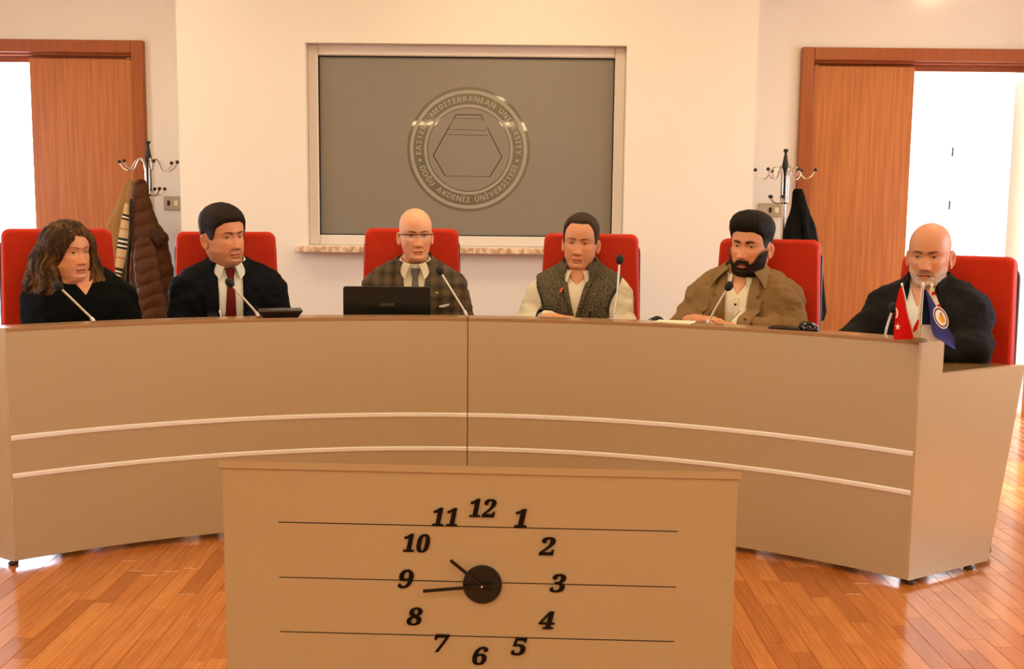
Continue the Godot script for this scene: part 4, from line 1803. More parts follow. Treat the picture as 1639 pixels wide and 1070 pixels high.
func make_chair(S: Dictionary) -> void:
	var rr: float = RAD + S.get("back", 0.62)
	var a := seat_place(S.get("chair_u", S.u), rr + 0.16)
	var at := arc(a, rr, 0)
	var t := thing("conference_chair", S.chair_label, "chair", at + Vector3(0, FL, 0), -a + S.get("chair_turn", 0.0), "red high-backed conference chairs")
	var top: float = S.get("chair_top", 1.17) - FL
	# backrest: upper cushion and the lower lumbar cushion, in one curved shell
	var g := Geo.new()
	var lean := Basis(Vector3.RIGHT, -0.07)
	g.slab(outline_round(0.47, 0.425, top - 0.47, 0.035), 0.062, 0.022, Transform3D(lean, Vector3(0, 0.47, -0.165)), 4, 0.35)
	var back := put("backrest", g, M.leather, t)
	g = Geo.new()
	g.box(lean * Vector3(0, (top - 0.47) * 0.56, 0.032) + Vector3(0, 0.47, -0.165), Vector3(0.41, 0.003, 0.003), 0.001, lean)
	put("seam", g, M.leather_dark, back)
	g = Geo.new()
	g.slab(outline_round(0.46, 0.44, top - 0.52, 0.05), 0.02, 0.008, Transform3D(lean, Vector3(0, 0.485, -0.205)), 3, 0.35)
	put("back_shell", g, M.black, t)
	g = Geo.new()
	g.slab(outline_round(0.47, 0.46, 0.46, 0.07), 0.085, 0.035, Transform3D(Basis(Vector3.RIGHT, -PI / 2), Vector3(0, 0.388, 0.27)), 4)
	put("seat", g, M.leather, t)
	g = Geo.new()
	g.tube([Vector3(0, 0.08, 0.02), Vector3(0, 0.22, 0.02), Vector3(0, 0.221, 0.02), Vector3(0, 0.345, 0.02)], [0.028, 0.028, 0.018, 0.018], 14)
	put("gas_column", g, M.chrome, t)
	g = Geo.new()
	g.box(Vector3(0, 0.335, 0.02), Vector3(0.2, 0.03, 0.2), 0.006)
	put("mechanism", g, M.black, t)
	for k in 5:
		var f: float = TAU * k / 5 + S.get("base_turn", 0.3)
		var d := Vector3(sin(f), 0, cos(f))
		g = Geo.new()
		g.tube([Vector3(0, 0.10, 0.02), Vector3(0, 0.09, 0.02) + d * 0.15, Vector3(0, 0.072, 0.02) + d * 0.235], [0.022, 0.018, 0.014], 10)
		var leg := put("base_leg", g, M.chrome, t)
		g = Geo.new()
		g.lathe(Vector3(0, 0.026, 0.02) + d * 0.235 + d.cross(Vector3.UP) * -0.02, [Vector2(0.02, 0), Vector2(0.026, 0.004), Vector2(0.026, 0.036), Vector2(0.02, 0.04)], 16, Basis(d, d.cross(Vector3.UP), Vector3.UP))
		put("caster", g, M.rubber, leg)

func lapels(B: Body, m: Material, wide: float, inner: Array, notch_y: float, low_y: float, lift := 0.008) -> void:
	# inner: [half width at the collar, half width at low_y]
	var ny := B.neck_y
	var dx := B.cut_neck.x
	for s in [-1.0, 1.0]:
		var rows := []
		var top := ny + 0.004
		for i in 11:
			var t := i / 10.0
			var y := lerpf(top, low_y, t)
			var inn := lerpf(inner[0], inner[1], t)
			var w := 0.0
			if y > notch_y:
				w = lerpf(0.030, wide * 0.78, (top - y) / (top - notch_y))
			else:
				w = lerpf(wide, 0.004, pow((notch_y - y) / (notch_y - low_y), 1.15))
			if s < 0:
				rows.append([y, dx - inn - w, dx - inn])
			else:
				rows.append([y, dx + inn, dx + inn + w])
			if y > notch_y and lerpf(top, low_y, (i + 1) / 10.0) <= notch_y:
				for q in [[notch_y + 0.001, wide * 0.55], [notch_y - 0.002, wide]]:
					var ii := lerpf(inner[0], inner[1], (top - q[0]) / (top - low_y))
					if s < 0:
						rows.append([q[0], dx - ii - q[1], dx - ii])
					else:
						rows.append([q[0], dx + ii, dx + ii + q[1]])
		put("lapel", cloth_patch(B, rows, lift, 6, 3), m, B.root)

func shirt_front(B: Body, m: Material, rows: Array, lift := 0.002, called := "shirt_front") -> void:
	var l := []
	for r in rows:
		l.append([r[0], r[1] + B.cut_neck.x, r[2] + B.cut_neck.x])
	put(called, cloth_patch(B, l, lift, 10, 4), m, B.root)

func tie(B: Body, m: Material, x: float, lean: float) -> void:
	var ny := B.neck_y
	var dx := B.cut_neck.x + x
	var k := cloth_patch(B, [[ny - 0.008, dx - 0.017, dx + 0.017], [ny - 0.022, dx - 0.018, dx + 0.018], [ny - 0.046, dx - 0.0115, dx + 0.0115]], 0.012, 6, 3, 0.006)
	var rows := []
	for i in 9:
		var t := i / 8.0
		var w := lerpf(0.0125, 0.032, pow(t, 0.8))
		var c := dx + lean * t
		rows.append([lerpf(ny - 0.045, 0.60, t), c - w, c + w])
	var n := put("tie", cloth_patch(B, rows, 0.007, 6, 3, 0.003), m, B.root)
	put("knot", k, m, n)

func button(B: Body, x: float, y: float, r: float, m: Material, lift: float, parent: Node) -> void:
	var g := Geo.new()
	g.lathe(Vector3(x, y, B.front(x, y) + lift), [Vector2(r * 0.9, 0), Vector2(r, 0.001), Vector2(r * 0.85, 0.0028)], 12, Basis(Vector3.RIGHT, PI / 2))
	put("button", g, m, parent)

func fabric(c: Color, rough := 0.85, sheen := 0.15, scale := 14.0) -> StandardMaterial3D:
	var m := relief(triplanar(mat(c, rough), M.t_fine, Vector3(scale, scale, scale)), M.t_grit, 0.04)
	m.rim_enabled = true
	m.rim = sheen * 0.2
	m.metallic_specular = 0.25
	m.rim_tint = 0.6
	return m

func plaid() -> StandardMaterial3D:
	var n := 128
	var im := Image.create(n, n, true, Image.FORMAT_RGB8)
	for y in n:
		for x in n:
			var c := Color(0.37, 0.29, 0.185)
			var fx := x / float(n)
			var fy := y / float(n)
			var dark := 0.0
			if fx < 0.42:
				dark += 0.5
			if fy < 0.42:
				dark += 0.5
			c = c.lerp(Color(0.12, 0.095, 0.07), dark * 0.82)
			if absf(fx - 0.7) < 0.022 or absf(fy - 0.7) < 0.022:
				c = c.lerp(Color(0.5, 0.36, 0.22), 0.55)
			if (x + y) % 4 < 2:
				c = c * 0.86
			c.a = 1.0
			im.set_pixel(x, y, c)
	im.generate_mipmaps()
	var m := mat(Color.WHITE, 0.9)
	triplanar(m, ImageTexture.create_from_image(im), Vector3(20, 20, 20))
	m.rim_enabled = true
	m.rim = 0.1
	return m

func melange() -> StandardMaterial3D:
	var v := noise_image(128, 128, 34, 60, 77, 3)
	var m := mat(Color.WHITE, 0.95)
	triplanar(m, ramp_texture(v, 128, 128, Color(0.09, 0.08, 0.055), Color(0.50, 0.44, 0.33), 1.5), Vector3(3, 3, 3))
	return m

func build_seats() -> void:
	M.leather_dark = mat(Color(0.3, 0.06, 0.03), 0.6)
	var navy := fabric(Color(0.045, 0.052, 0.085))
	var white := fabric(Color(0.90, 0.89, 0.87), 0.8)
	var cream := fabric(Color(0.92, 0.87, 0.78), 0.8)
	var maroon := fabric(Color(0.42, 0.075, 0.06), 0.55, 0.2, 20)
	var grey_tie := fabric(Color(0.44, 0.42, 0.42), 0.5, 0.2, 20)
	var check := plaid()
	var knit := melange()
	var tan := fabric(Color(0.56, 0.43, 0.28), 0.85)
	var charcoal := fabric(Color(0.115, 0.108, 0.11), 0.85)
	var blouse := fabric(Color(0.022, 0.022, 0.025), 0.9, 0.1)
	var dark := fabric(Color(0.06, 0.06, 0.065), 0.9)
	var jeans := fabric(Color(0.12, 0.16, 0.24), 0.9)

	# 1 ---- woman in black
	var S := {
		"u": 128, "back": 0.60, "eye": [128.5, 404], "look": [33.0, 3.0, 2.0], "head_size": 0.93, "neck_y": 1.005, "sh": 0.147, "belly": 0.012, "arm": 1.0, "shift": -0.0,
		"label": "person with shoulder-length brown hair in a black top, looking aside", "trousers": dark,
		"elbows": [Vector3(-0.178, 0.745, 0.03), Vector3(0.172, 0.755, 0.06)], "hands": [[Vector3(-0.11, 0.775, 0.26), Vector3(0.5, 0.0, 1)], [Vector3(0.11, 0.775, 0.26), Vector3(-0.5, 0.0, 1)]],
		"chair_label": "red leather chair behind the person with long brown hair", "chair_u": 96, "chair_top": 1.178,
		"head": {"seed": 1, "skin": Color(0.683, 0.309, 0.169), "brow_colour": Color(0.10, 0.05, 0.03), "brow": 0.0017, "brow_up": 0.002, "jaw": 1.06, "wide": 1.02, "cheek": 0.006, "chin": 0.016, "neck": 1.06, "nose": 0.9, "gaze": 0.0015, "ear": 0.5, "lips": Color(0.46, 0.13, 0.09), "mouth": 0.0225, "fold": 0.8}}
	var B := make_person(S)
	make_chair(S)
	jacket(B, blouse, 0.013, 0.005, "blouse")
	B.infl = 0.013
	var skin_m := mat(S.head.skin.linear_to_srgb(), 0.45)
	shirt_front(B, skin_m, [[1.015, -0.046, 0.048], [0.985, -0.038, 0.042], [0.955, -0.020, 0.026], [0.925, 0.002, 0.006]], 0.0015, "neckline_skin")
	put("hair", long_hair(S), M.hair, B.root)

	# 2 ---- dark suit, maroon tie
	S = {
		"u": 366, "eye": [375.0, 379.5], "look": [31.0, 1.0, 4.0], "head_size": 0.985, "neck_y": 1.025, "sh": 0.178, "belly": 0.01, "arm": 1.03,
		"label": "person in a dark navy suit, white shirt and maroon tie", "trousers": navy,
		"elbows": [Vector3(-0.215, 0.75, 0.05), Vector3(0.215, 0.755, 0.06)], "hands": [[Vector3(-0.08, 0.785, 0.30), Vector3(0.6, 0.0, 1)], [Vector3(0.10, 0.81, 0.28), Vector3(-0.6, 0.0, 1)]],
		"chair_label": "red leather chair behind the person in the dark navy suit", "chair_u": 364, "chair_top": 1.165,
		"head": {"seed": 2, "skin": Color(0.647, 0.286, 0.154), "brow_colour": Color(0.05, 0.028, 0.018), "brow": 0.0028, "jaw": 1.07, "wide": 1.03, "cheek": 0.003, "chin": 0.006, "neck": 1.1, "nose": 1.05, "gaze": -0.001, "flare": 0.62, "ear": 1.05, "beard": "stubble", "beard_colour": Color(0.20, 0.11, 0.07), "beard_cover": 0.32, "beard_soft": 0.02, "beard_side": -0.055, "lid": 0.75}}
	B = make_person(S)
	make_chair(S)
	jacket(B, navy, 0.014, 0.006)
	shirt_front(B, white, [[1.035, -0.056, 0.056], [0.95, -0.053, 0.053], [0.85, -0.052, 0.05], [0.72, -0.048, 0.046], [0.62, -0.03, 0.03]])
	put("shirt_collar", collar(Vector3(0, 1.025, 0.010), Vector2(0.063, 0.066), 0.28, 0.008, 0.062, 0.036, 0.040, 0.014, Vector2(0.020, 0.026)), white, B.root)
	tie(B, maroon, 0.002, -0.012)
	lapels(B, navy, 0.066, [0.052, 0.044], 0.915, 0.62, 0.010)
	put("jacket_collar", collar(Vector3(0, 1.02, -0.002), Vector2(0.074, 0.078), 0.75, 0.018, 0.056, 0.034, 0.045, 0.014, Vector2(0.008, 0.02)), navy, B.root)
	put("hair", short_hair(S.head, S.head_at, {"line": [[0.0, 0.061], [0.45, 0.058], [0.75, 0.046], [0.98, 0.030], [1.12, -0.006], [1.32, -0.014], [1.5, 0.012], [1.8, 0.004], [2.1, -0.05], [3.15, -0.075]], "top": 0.020, "sides": 0.009, "colour": Color(0.022, 0.014, 0.010), "grey": 0.35, "fade": 0.016}), M.hair, B.root)

	# 3 ---- bald, glasses, plaid jacket
	S = {
		"u": 664, "eye": [669.0, 377.5], "look": [7.0, 2.0, 1.0], "head_size": 0.925, "neck_y": 1.025, "sh": 0.168, "arm": 0.98,
		"label": "bald person with glasses in a brown plaid jacket and grey tie", "trousers": dark,
		"elbows": [Vector3(-0.2, 0.75, 0.05), Vector3(0.213, 0.755, 0.04)], "hands": [[Vector3(-0.09, 0.775, 0.27), Vector3(0.4, 0.0, 1)], [Vector3(0.11, 0.775, 0.27), Vector3(-0.4, 0.0, 1)]],
		"chair_label": "red leather chair behind the bald person with glasses", "chair_u": 659, "chair_top": 1.185,
		"head": {"seed": 3, "skin": Color(0.800, 0.396, 0.231), "brow_colour": Color(0.16, 0.09, 0.06), "brow": 0.0032, "jaw": 0.99, "wide": 1.0, "nose": 1.1, "ear": 1.0, "flare": 0.5, "open": 0.0018, "fold": 1.5, "lid": 0.85}}
	B = make_person(S)
	make_chair(S)
	jacket(B, check, 0.015, 0.0045)
	shirt_front(B, cream, [[1.035, -0.054, 0.056], [0.95, -0.052, 0.054], [0.88, -0.050, 0.050], [0.75, -0.035, 0.035], [0.66, -0.012, 0.012]])
	put("shirt_collar", collar(Vector3(0.002, 1.025, 0.010), Vector2(0.061, 0.065), 0.28, 0.010, 0.062, 0.038, 0.040, 0.014, Vector2(0.022, 0.028)), cream, B.root)
	tie(B, grey_tie, 0.004, 0.008)
	lapels(B, check, 0.070, [0.052, 0.012], 0.915, 0.63, 0.010)
	put("jacket_collar", collar(Vector3(0, 1.02, -0.002), Vector2(0.073, 0.077), 0.75, 0.018, 0.056, 0.034, 0.045, 0.014, Vector2(0.008, 0.02)), check, B.root)
	put("pocket_square", cloth_patch(B, [[0.868, 0.148, 0.152], [0.860, 0.108, 0.150], [0.853, 0.108, 0.128]], 0.006, 5, 3), white, B.root)
	var g := Geo.new()
	g.ball(Vector3(0.098, 0.915, B.front(0.098, 0.915) + 0.010), Vector3(0.005, 0.005, 0.003), 10)
	put("lapel_pin", g, mat(Color(0.95, 0.75, 0.4), 0.25, 0.9), B.root)
	glasses(S, B)

	# 4 ---- melange vest over a white shirt
	S = {
		"u": 927, "eye": [925.5, 389.5], "look": [-7.0, 2.0, -3.0], "head_size": 0.955, "neck_y": 1.008, "sh": 0.165, "arm": 1.05,
		"label": "person in a mottled olive-grey fleece vest over a white shirt", "trousers": jeans,
		"elbows": [Vector3(-0.24, 0.755, 0.05), Vector3(0.205, 0.76, 0.05)], "hands": [[Vector3(-0.075, 0.825, 0.29), Vector3(1.0, 0.0, 0.35)], [Vector3(0.12, 0.785, 0.28), Vector3(-0.6, 0.0, 1)]],
		"chair_label": "red leather chair behind the person in the fleece vest", "chair_u": 944, "chair_top": 1.17,
		"head": {"seed": 4, "skin": Color(0.665, 0.297, 0.159), "brow_colour": Color(0.09, 0.05, 0.03), "brow": 0.0026, "jaw": 1.05, "wide": 1.0, "cheek": 0.002, "chin": 0.004, "neck": 1.08, "nose": 0.95, "ear": 1.0, "flare": 0.55, "gaze": -0.001, "lid": 0.8}}
	B = make_person(S)
	make_chair(S)
	jacket(B, cream, 0.011, 0.006, "shirt")
	B.infl = 0.022
	B.fold = 0.003
	g = Geo.new()
	g.nets(B.vest, Vector3(-0.24, 0.46, -0.20), Vector3(0.24, 1.08, 0.22), 0.009)
	put("vest", g, knit, B.root)
	shirt_front(B, cream, [[1.02, -0.052, 0.052], [0.95, -0.042, 0.042], [0.86, -0.018, 0.018], [0.815, -0.001, 0.001]])
	put("neckline_skin", cloth_patch(B, [[1.02, -0.042, 0.042], [0.985, -0.030, 0.030], [0.958, -0.001, 0.001]], 0.004, 6, 3), mat(S.head.skin.linear_to_srgb(), 0.45), B.root)
	put("shirt_collar", collar(Vector3(0, 1.008, 0.010), Vector2(0.061, 0.066), 0.40, 0.004, 0.058, 0.026, 0.034, 0.010, Vector2(0.012, 0.022)), cream, B.root)
	for s in [-1.0, 1.0]:
		var rows := []
		for i in 9:
			var t := i / 8.0
			var inn := lerpf(0.052, 0.0, t)
			rows.append([lerpf(1.02, 0.815, t), s * inn if s > 0 else -inn - lerpf(0.034, 0.008, t), inn + lerpf(0.034, 0.008, t) if s > 0 else -inn])
		put("vest_lapel", cloth_patch(B, rows, 0.008, 5, 3), knit, B.root)
	put("vest_collar", collar(Vector3(0, 1.018, -0.002), Vector2(0.071, 0.076), 0.62, 0.022, 0.062, 0.045, 0.06, 0.016, Vector2(0.004, 0.015)), knit, B.root)
	put("zip", cloth_patch(B, [[0.818, -0.003, 0.003], [0.62, -0.003, 0.003]], 0.003, 2, 8), M.black_matt, B.root)
	put("zip_tag", cloth_patch(B, [[0.945, -0.062, -0.052], [0.925, -0.070, -0.060]], 0.011, 2, 2), mat(Color(0.85, 0.33, 0.08), 0.5), B.root)
	put("pocket_zip", cloth_patch(B, [[0.85, 0.062, 0.069], [0.76, 0.055, 0.062]], 0.003, 2, 5), M.black_matt, B.root)
	for s in [-1.0, 1.0]:
		var rows := []
		for i in 8:
			var y := lerpf(0.945, 0.76, i / 7.0)
			var x := lerpf(0.140, 0.182, smoothstep(0.86, 0.99, y)) + maxf(0.0, 0.80 - y) * 0.25
			rows.append([y, s * x - 0.005, s * x + 0.004])
		put("armhole_binding", cloth_patch(B, rows, 0.002, 2, 3), M.black_matt, B.root)
	put("hair", short_hair(S.head, S.head_at, {"line": [[0.0, 0.082], [0.3, 0.083], [0.6, 0.082], [0.85, 0.062], [1.0, 0.036], [1.15, -0.006], [1.32, -0.014], [1.5, 0.012], [1.8, 0.004], [2.1, -0.05], [3.15, -0.075]], "top": 0.011, "sides": 0.005, "colour": Color(0.045, 0.027, 0.018), "grey": 0.4, "fade": 0.016}), M.hair, B.root)

	# 5 ---- bearded, tan jacket
	S = {
		"u": 1190, "eye": [1190.0, 394.5], "look": [-21.0, 1.0, -3.0], "head_size": 1.0, "neck_y": 1.018, "sh": 0.174, "belly": 0.012, "arm": 1.06,
		"label": "bearded person with swept black hair in a tan jacket, hands folded", "trousers": jeans,
		"elbows": [Vector3(-0.228, 0.79, 0.05), Vector3(0.228, 0.79, 0.05)], "hands": [[Vector3(-0.135, 0.838, 0.27), Vector3(1.0, 0.1, 0.45)], [Vector3(0.055, 0.822, 0.26), Vector3(-1.0, 0.0, 0.45)]],
		"chair_label": "red leather chair behind the bearded person in the tan jacket", "chair_u": 1228, "chair_top": 1.16,
		"head": {"seed": 5, "skin": Color(0.653, 0.292, 0.154), "brow_colour": Color(0.02, 0.012, 0.008), "brow": 0.0046, "brow_up": -0.001, "jaw": 1.05, "wide": 1.0, "nose": 1.05, "ear": 1.0, "flare": 0.5, "beard": "full", "beard_colour": Color(0.022, 0.013, 0.009), "beard_thick": 0.010, "beard_soft": 0.007, "beard_side": -0.004, "gaze": 0.001, "neck": 1.1, "open": 0.0032}}
	B = make_person(S)
	make_chair(S)
	jacket(B, tan, 0.018, 0.0075)
	shirt_front(B, cream, [[1.02, -0.052, 0.052], [0.93, -0.048, 0.046], [0.85, -0.046, 0.044], [0.75, -0.048, 0.04], [0.64, -0.05, 0.03]])
	put("neckline_skin", cloth_patch(B, [[1.025, -0.040, 0.040], [0.985, -0.030, 0.030], [0.94, -0.001, 0.001]], 0.004, 6, 3), mat(S.head.skin.linear_to_srgb(), 0.45), B.root)
	put("shirt_collar", collar(Vector3(0, 1.015, 0.012), Vector2(0.062, 0.067), 0.45, 0.0, 0.060, 0.022, 0.034, 0.008, Vector2(0.0, 0.035)), cream, B.root)
	var placket := put("placket", cloth_patch(B, [[0.925, -0.011, 0.011], [0.64, -0.014, 0.010]], 0.0045, 2, 10), cream, B.root)
	for y in [0.90, 0.835, 0.77]:
		button(B, -0.001, y, 0.0052, M.black, 0.006, placket)
	lapels(B, tan, 0.062, [0.052, 0.034], 0.925, 0.63, 0.012)
	put("jacket_collar", collar(Vector3(0, 1.018, 0.0), Vector2(0.074, 0.080), 0.60, 0.024, 0.066, 0.036, 0.06, 0.034, Vector2(0.050, 0.044), 0.005), tan, B.root)
	for y in [0.855, 0.79]:
		button(B, 0.072, y, 0.0075, M.leather_dark, 0.006, B.root)
	put("hair", short_hair(S.head, S.head_at, {"line": [[0.0, 0.056], [0.4, 0.057], [0.7, 0.050], [0.95, 0.036], [1.12, 0.0], [1.30, -0.016], [1.5, 0.012], [1.8, 0.004], [2.1, -0.05], [3.15, -0.075]], "top": 0.022, "sides": 0.003, "quiff": 0.018, "quiff_x": -0.02, "colour": Color(0.014, 0.010, 0.008), "grey": 0.45, "fade": 0.014}), M.hair, B.root)

	# 6 ---- bald, grey beard, charcoal blazer
	S = {
		"u": 1487, "eye": [1481.5, 411.5], "look": [-9.0, 5.0, 0.0], "head_size": 0.955, "neck_y": 1.008, "sh": 0.172, "arm": 1.0, "back": 0.60, "turn": -0.05,
		"label": "bald person with a grey beard in a charcoal blazer behind the small flags", "trousers": dark,
		"elbows": [Vector3(-0.235, 0.79, 0.10), Vector3(0.205, 0.785, 0.08)], "hands": [[Vector3(-0.21, 0.775, 0.33), Vector3(0.5, 0.0, 1)], [Vector3(0.02, 0.785, 0.24), Vector3(-1.0, 0.0, 0.4)]],
		"chair_label": "red leather chair beside the bright doorway, behind the grey-bearded person", "base_turn": 0.0, "chair_u": 1530, "chair_top": 1.115,
		"head": {"seed": 6, "skin": Color(0.610, 0.275, 0.154), "brow_colour": Color(0.06, 0.035, 0.025), "brow": 0.003, "jaw": 1.03, "wide": 1.02, "nose": 1.12, "ear": 1.08, "flare": 0.62, "beard": "grey", "beard_colour": Color(0.54, 0.45, 0.36), "tache_colour": Color(0.24, 0.15, 0.10), "beard_thick": 0.004, "beard_side": -0.042, "beard_soft": 0.012, "beard_cover": 0.72, "gaze": -0.001, "neck": 1.1, "lid": 0.9}}
	B = make_person(S)
	make_chair(S)
	jacket(B, charcoal, 0.016, 0.006, "blazer")
	shirt_front(B, white, [[1.02, -0.052, 0.052], [0.92, -0.046, 0.046], [0.80, -0.036, 0.036], [0.64, -0.02, 0.02]])
	put("neckline_skin", cloth_patch(B, [[1.022, -0.048, 0.048], [0.98, -0.036, 0.036], [0.93, -0.001, 0.001]], 0.004, 6, 3), mat(S.head.skin.linear_to_srgb(), 0.45), B.root)
	lapels(B, charcoal, 0.070, [0.050, 0.020], 0.905, 0.63, 0.010)
	put("blazer_collar", collar(Vector3(0, 1.005, -0.002), Vector2(0.073, 0.077), 0.75, 0.018, 0.056, 0.034, 0.045, 0.014, Vector2(0.008, 0.02)), charcoal, B.root)
	g = Geo.new()
	g.ball(S.head_at * Vector3(0.081, -0.050, -0.014), Vector3(0.004, 0.004, 0.004), 10)
	put("earring", g, mat(Color(1, 0.98, 0.94), 0.15, 0.3), B.root)

func glasses(S: Dictionary, B: Body) -> void:
	var hx: Transform3D = S.head_at
	var m := mat(Color(0.12, 0.06, 0.045), 0.3, 0.4)
	var root := Node3D.new()
	root.name = "eyeglasses"
	B.root.add_child(root)
	var lens := mat(Color(0.9, 0.9, 0.95, 0.12), 0.02)
	lens.transparency = BaseMaterial3D.TRANSPARENCY_ALPHA
	for s in [-1.0, 1.0]:
		var g := Geo.new()
		var path := []
		for i in 12:
			var t := i / 11.0
			path.append(hx * Vector3(s * lerpf(0.009, 0.060, t), 0.0065 + 0.002 * sin(t * PI), 0.1045 - 0.016 * t * t))
		path.append(hx * Vector3(s * 0.072, 0.008, 0.078))
		path.append(hx * Vector3(s * 0.0775, 0.006, 0.03))
		path.append(hx * Vector3(s * 0.078, 0.004, -0.015))
		path.append(hx * Vector3(s * 0.077, -0.012, -0.03))
		g.tube(path, 0.0021, 8)
		put("frame_side", g, m, root)
		g = Geo.new()
		var l := []
		for i in 20:
			var a := -TAU * i / 20
			var q := Vector2(cos(a), sin(a))
			var x := 0.0335 + signf(q.x) * pow(absf(q.x), 0.7) * 0.0245
			var t := (x - 0.009) / 0.051
			l.append(hx * Vector3(s * x, -0.008 + signf(q.y) * pow(absf(q.y), 0.75) * 0.0145, 0.1045 - 0.016 * t * t))
		if s > 0:
			l.reverse()
		g.face(l)
		put("lens", g, lens, root)
	var g := Geo.new()
	g.tube([hx * Vector3(-0.010, 0.0065, 0.1045), hx * Vector3(0, 0.010, 0.1055), hx * Vector3(0.010, 0.0065, 0.1045)], 0.0017, 8)
	put("bridge", g, m, root)

func long_hair(S: Dictionary) -> Geo:
	var hx: Transform3D = S.head_at
	var t: Node3D = S.body.root
	var nz := FastNoiseLite.new()
	nz.seed = 71
	nz.frequency = 1.0
	# frame facing the camera, at the middle of the head
	var yaw := atan2(-t.position.x, -t.position.z) - t.rotation.y
	var cb := Basis(Vector3.UP, yaw)
	var o := hx.origin
	var f := Field.new()
	var bone := func(a: Vector3, b: Vector3, r0: float, r1: float, k: float):
		f.bone(o + cb * a, o + cb * b, r0, r1, k)
	f.bone(hx * Vector3(0, 0.028, -0.010), hx * Vector3(0, 0.020, -0.035), 0.098, 0.092, 0.03)
	bone.call(Vector3(-0.045, 0.045, 0.0), Vector3(-0.095, -0.035, -0.01), 0.055, 0.045, 0.03)
	bone.call(Vector3(-0.095, -0.035, -0.01), Vector3(-0.135, -0.130, 0.005), 0.046, 0.040, 0.03)
	bone.call(Vector3(-0.075, -0.05, 0.02), Vector3(-0.095, -0.150, 0.05), 0.036, 0.030, 0.03)
	bone.call(Vector3(-0.06, -0.10, 0.04), Vector3(-0.062, -0.175, 0.065), 0.024, 0.016, 0.03)
	bone.call(Vector3(0.05, 0.03, -0.04), Vector3(0.078, -0.060, -0.03), 0.045, 0.036, 0.03)
	bone.call(Vector3(0.078, -0.060, -0.03), Vector3(0.105, -0.125, -0.01), 0.036, 0.032, 0.03)
	bone.call(Vector3(0.07, -0.08, -0.02), Vector3(0.066, -0.150, 0.02), 0.028, 0.020, 0.03)
	bone.call(Vector3(0.0, -0.03, -0.08), Vector3(0.0, -0.14, -0.06), 0.075, 0.06, 0.04)
	var inv := hx.affine_inverse()
	var sd := func(p: Vector3) -> float:
		var d: float = f.d(p)
		if absf(d) < 0.04:
			var q := cb.inverse() * (p - o)
			var wave := sin(q.y * 55.0 + q.x * 12.0) * 0.012
			d += 0.0085 * nz.get_noise_3d((q.x + wave) * 46.0, q.y * 9.0, q.z * 46.0) + 0.004 * nz.get_noise_3d((q.x + wave) * 120.0, q.y * 16.0, q.z * 120.0)
		var h := inv * p
		# open in front of the face and throat
		var e := Vector2(h.x / 0.064, (h.y + 0.040) / 0.108).length() - 1.0
		var cut := maxf(e * 0.06, 0.012 - h.z)
		return maxf(d, -cut)
	var hue := func(p: Vector3) -> Color:
		var q := cb.inverse() * (p - o)
		var wave := sin(q.y * 55.0 + q.x * 12.0) * 0.012
		var n := nz.get_noise_3d((q.x + wave) * 75.0, q.y * 8.0, q.z * 75.0)
		var streak := nz.get_noise_3d(q.x * 20.0 + 7.0, q.y * 5.0, q.z * 20.0)
		var c := Color(0.032, 0.016, 0.009).lerp(Color(0.27, 0.12, 0.03), clampf(n * 0.7 + streak * 0.6 + 0.12, 0, 1))
		c.a = 1.0
		return c
	var g := Geo.new()
	g.nets(sd, o + Vector3(-0.24, -0.24, -0.22), o + Vector3(0.24, 0.15, 0.20), 0.0052, hue)
	return g

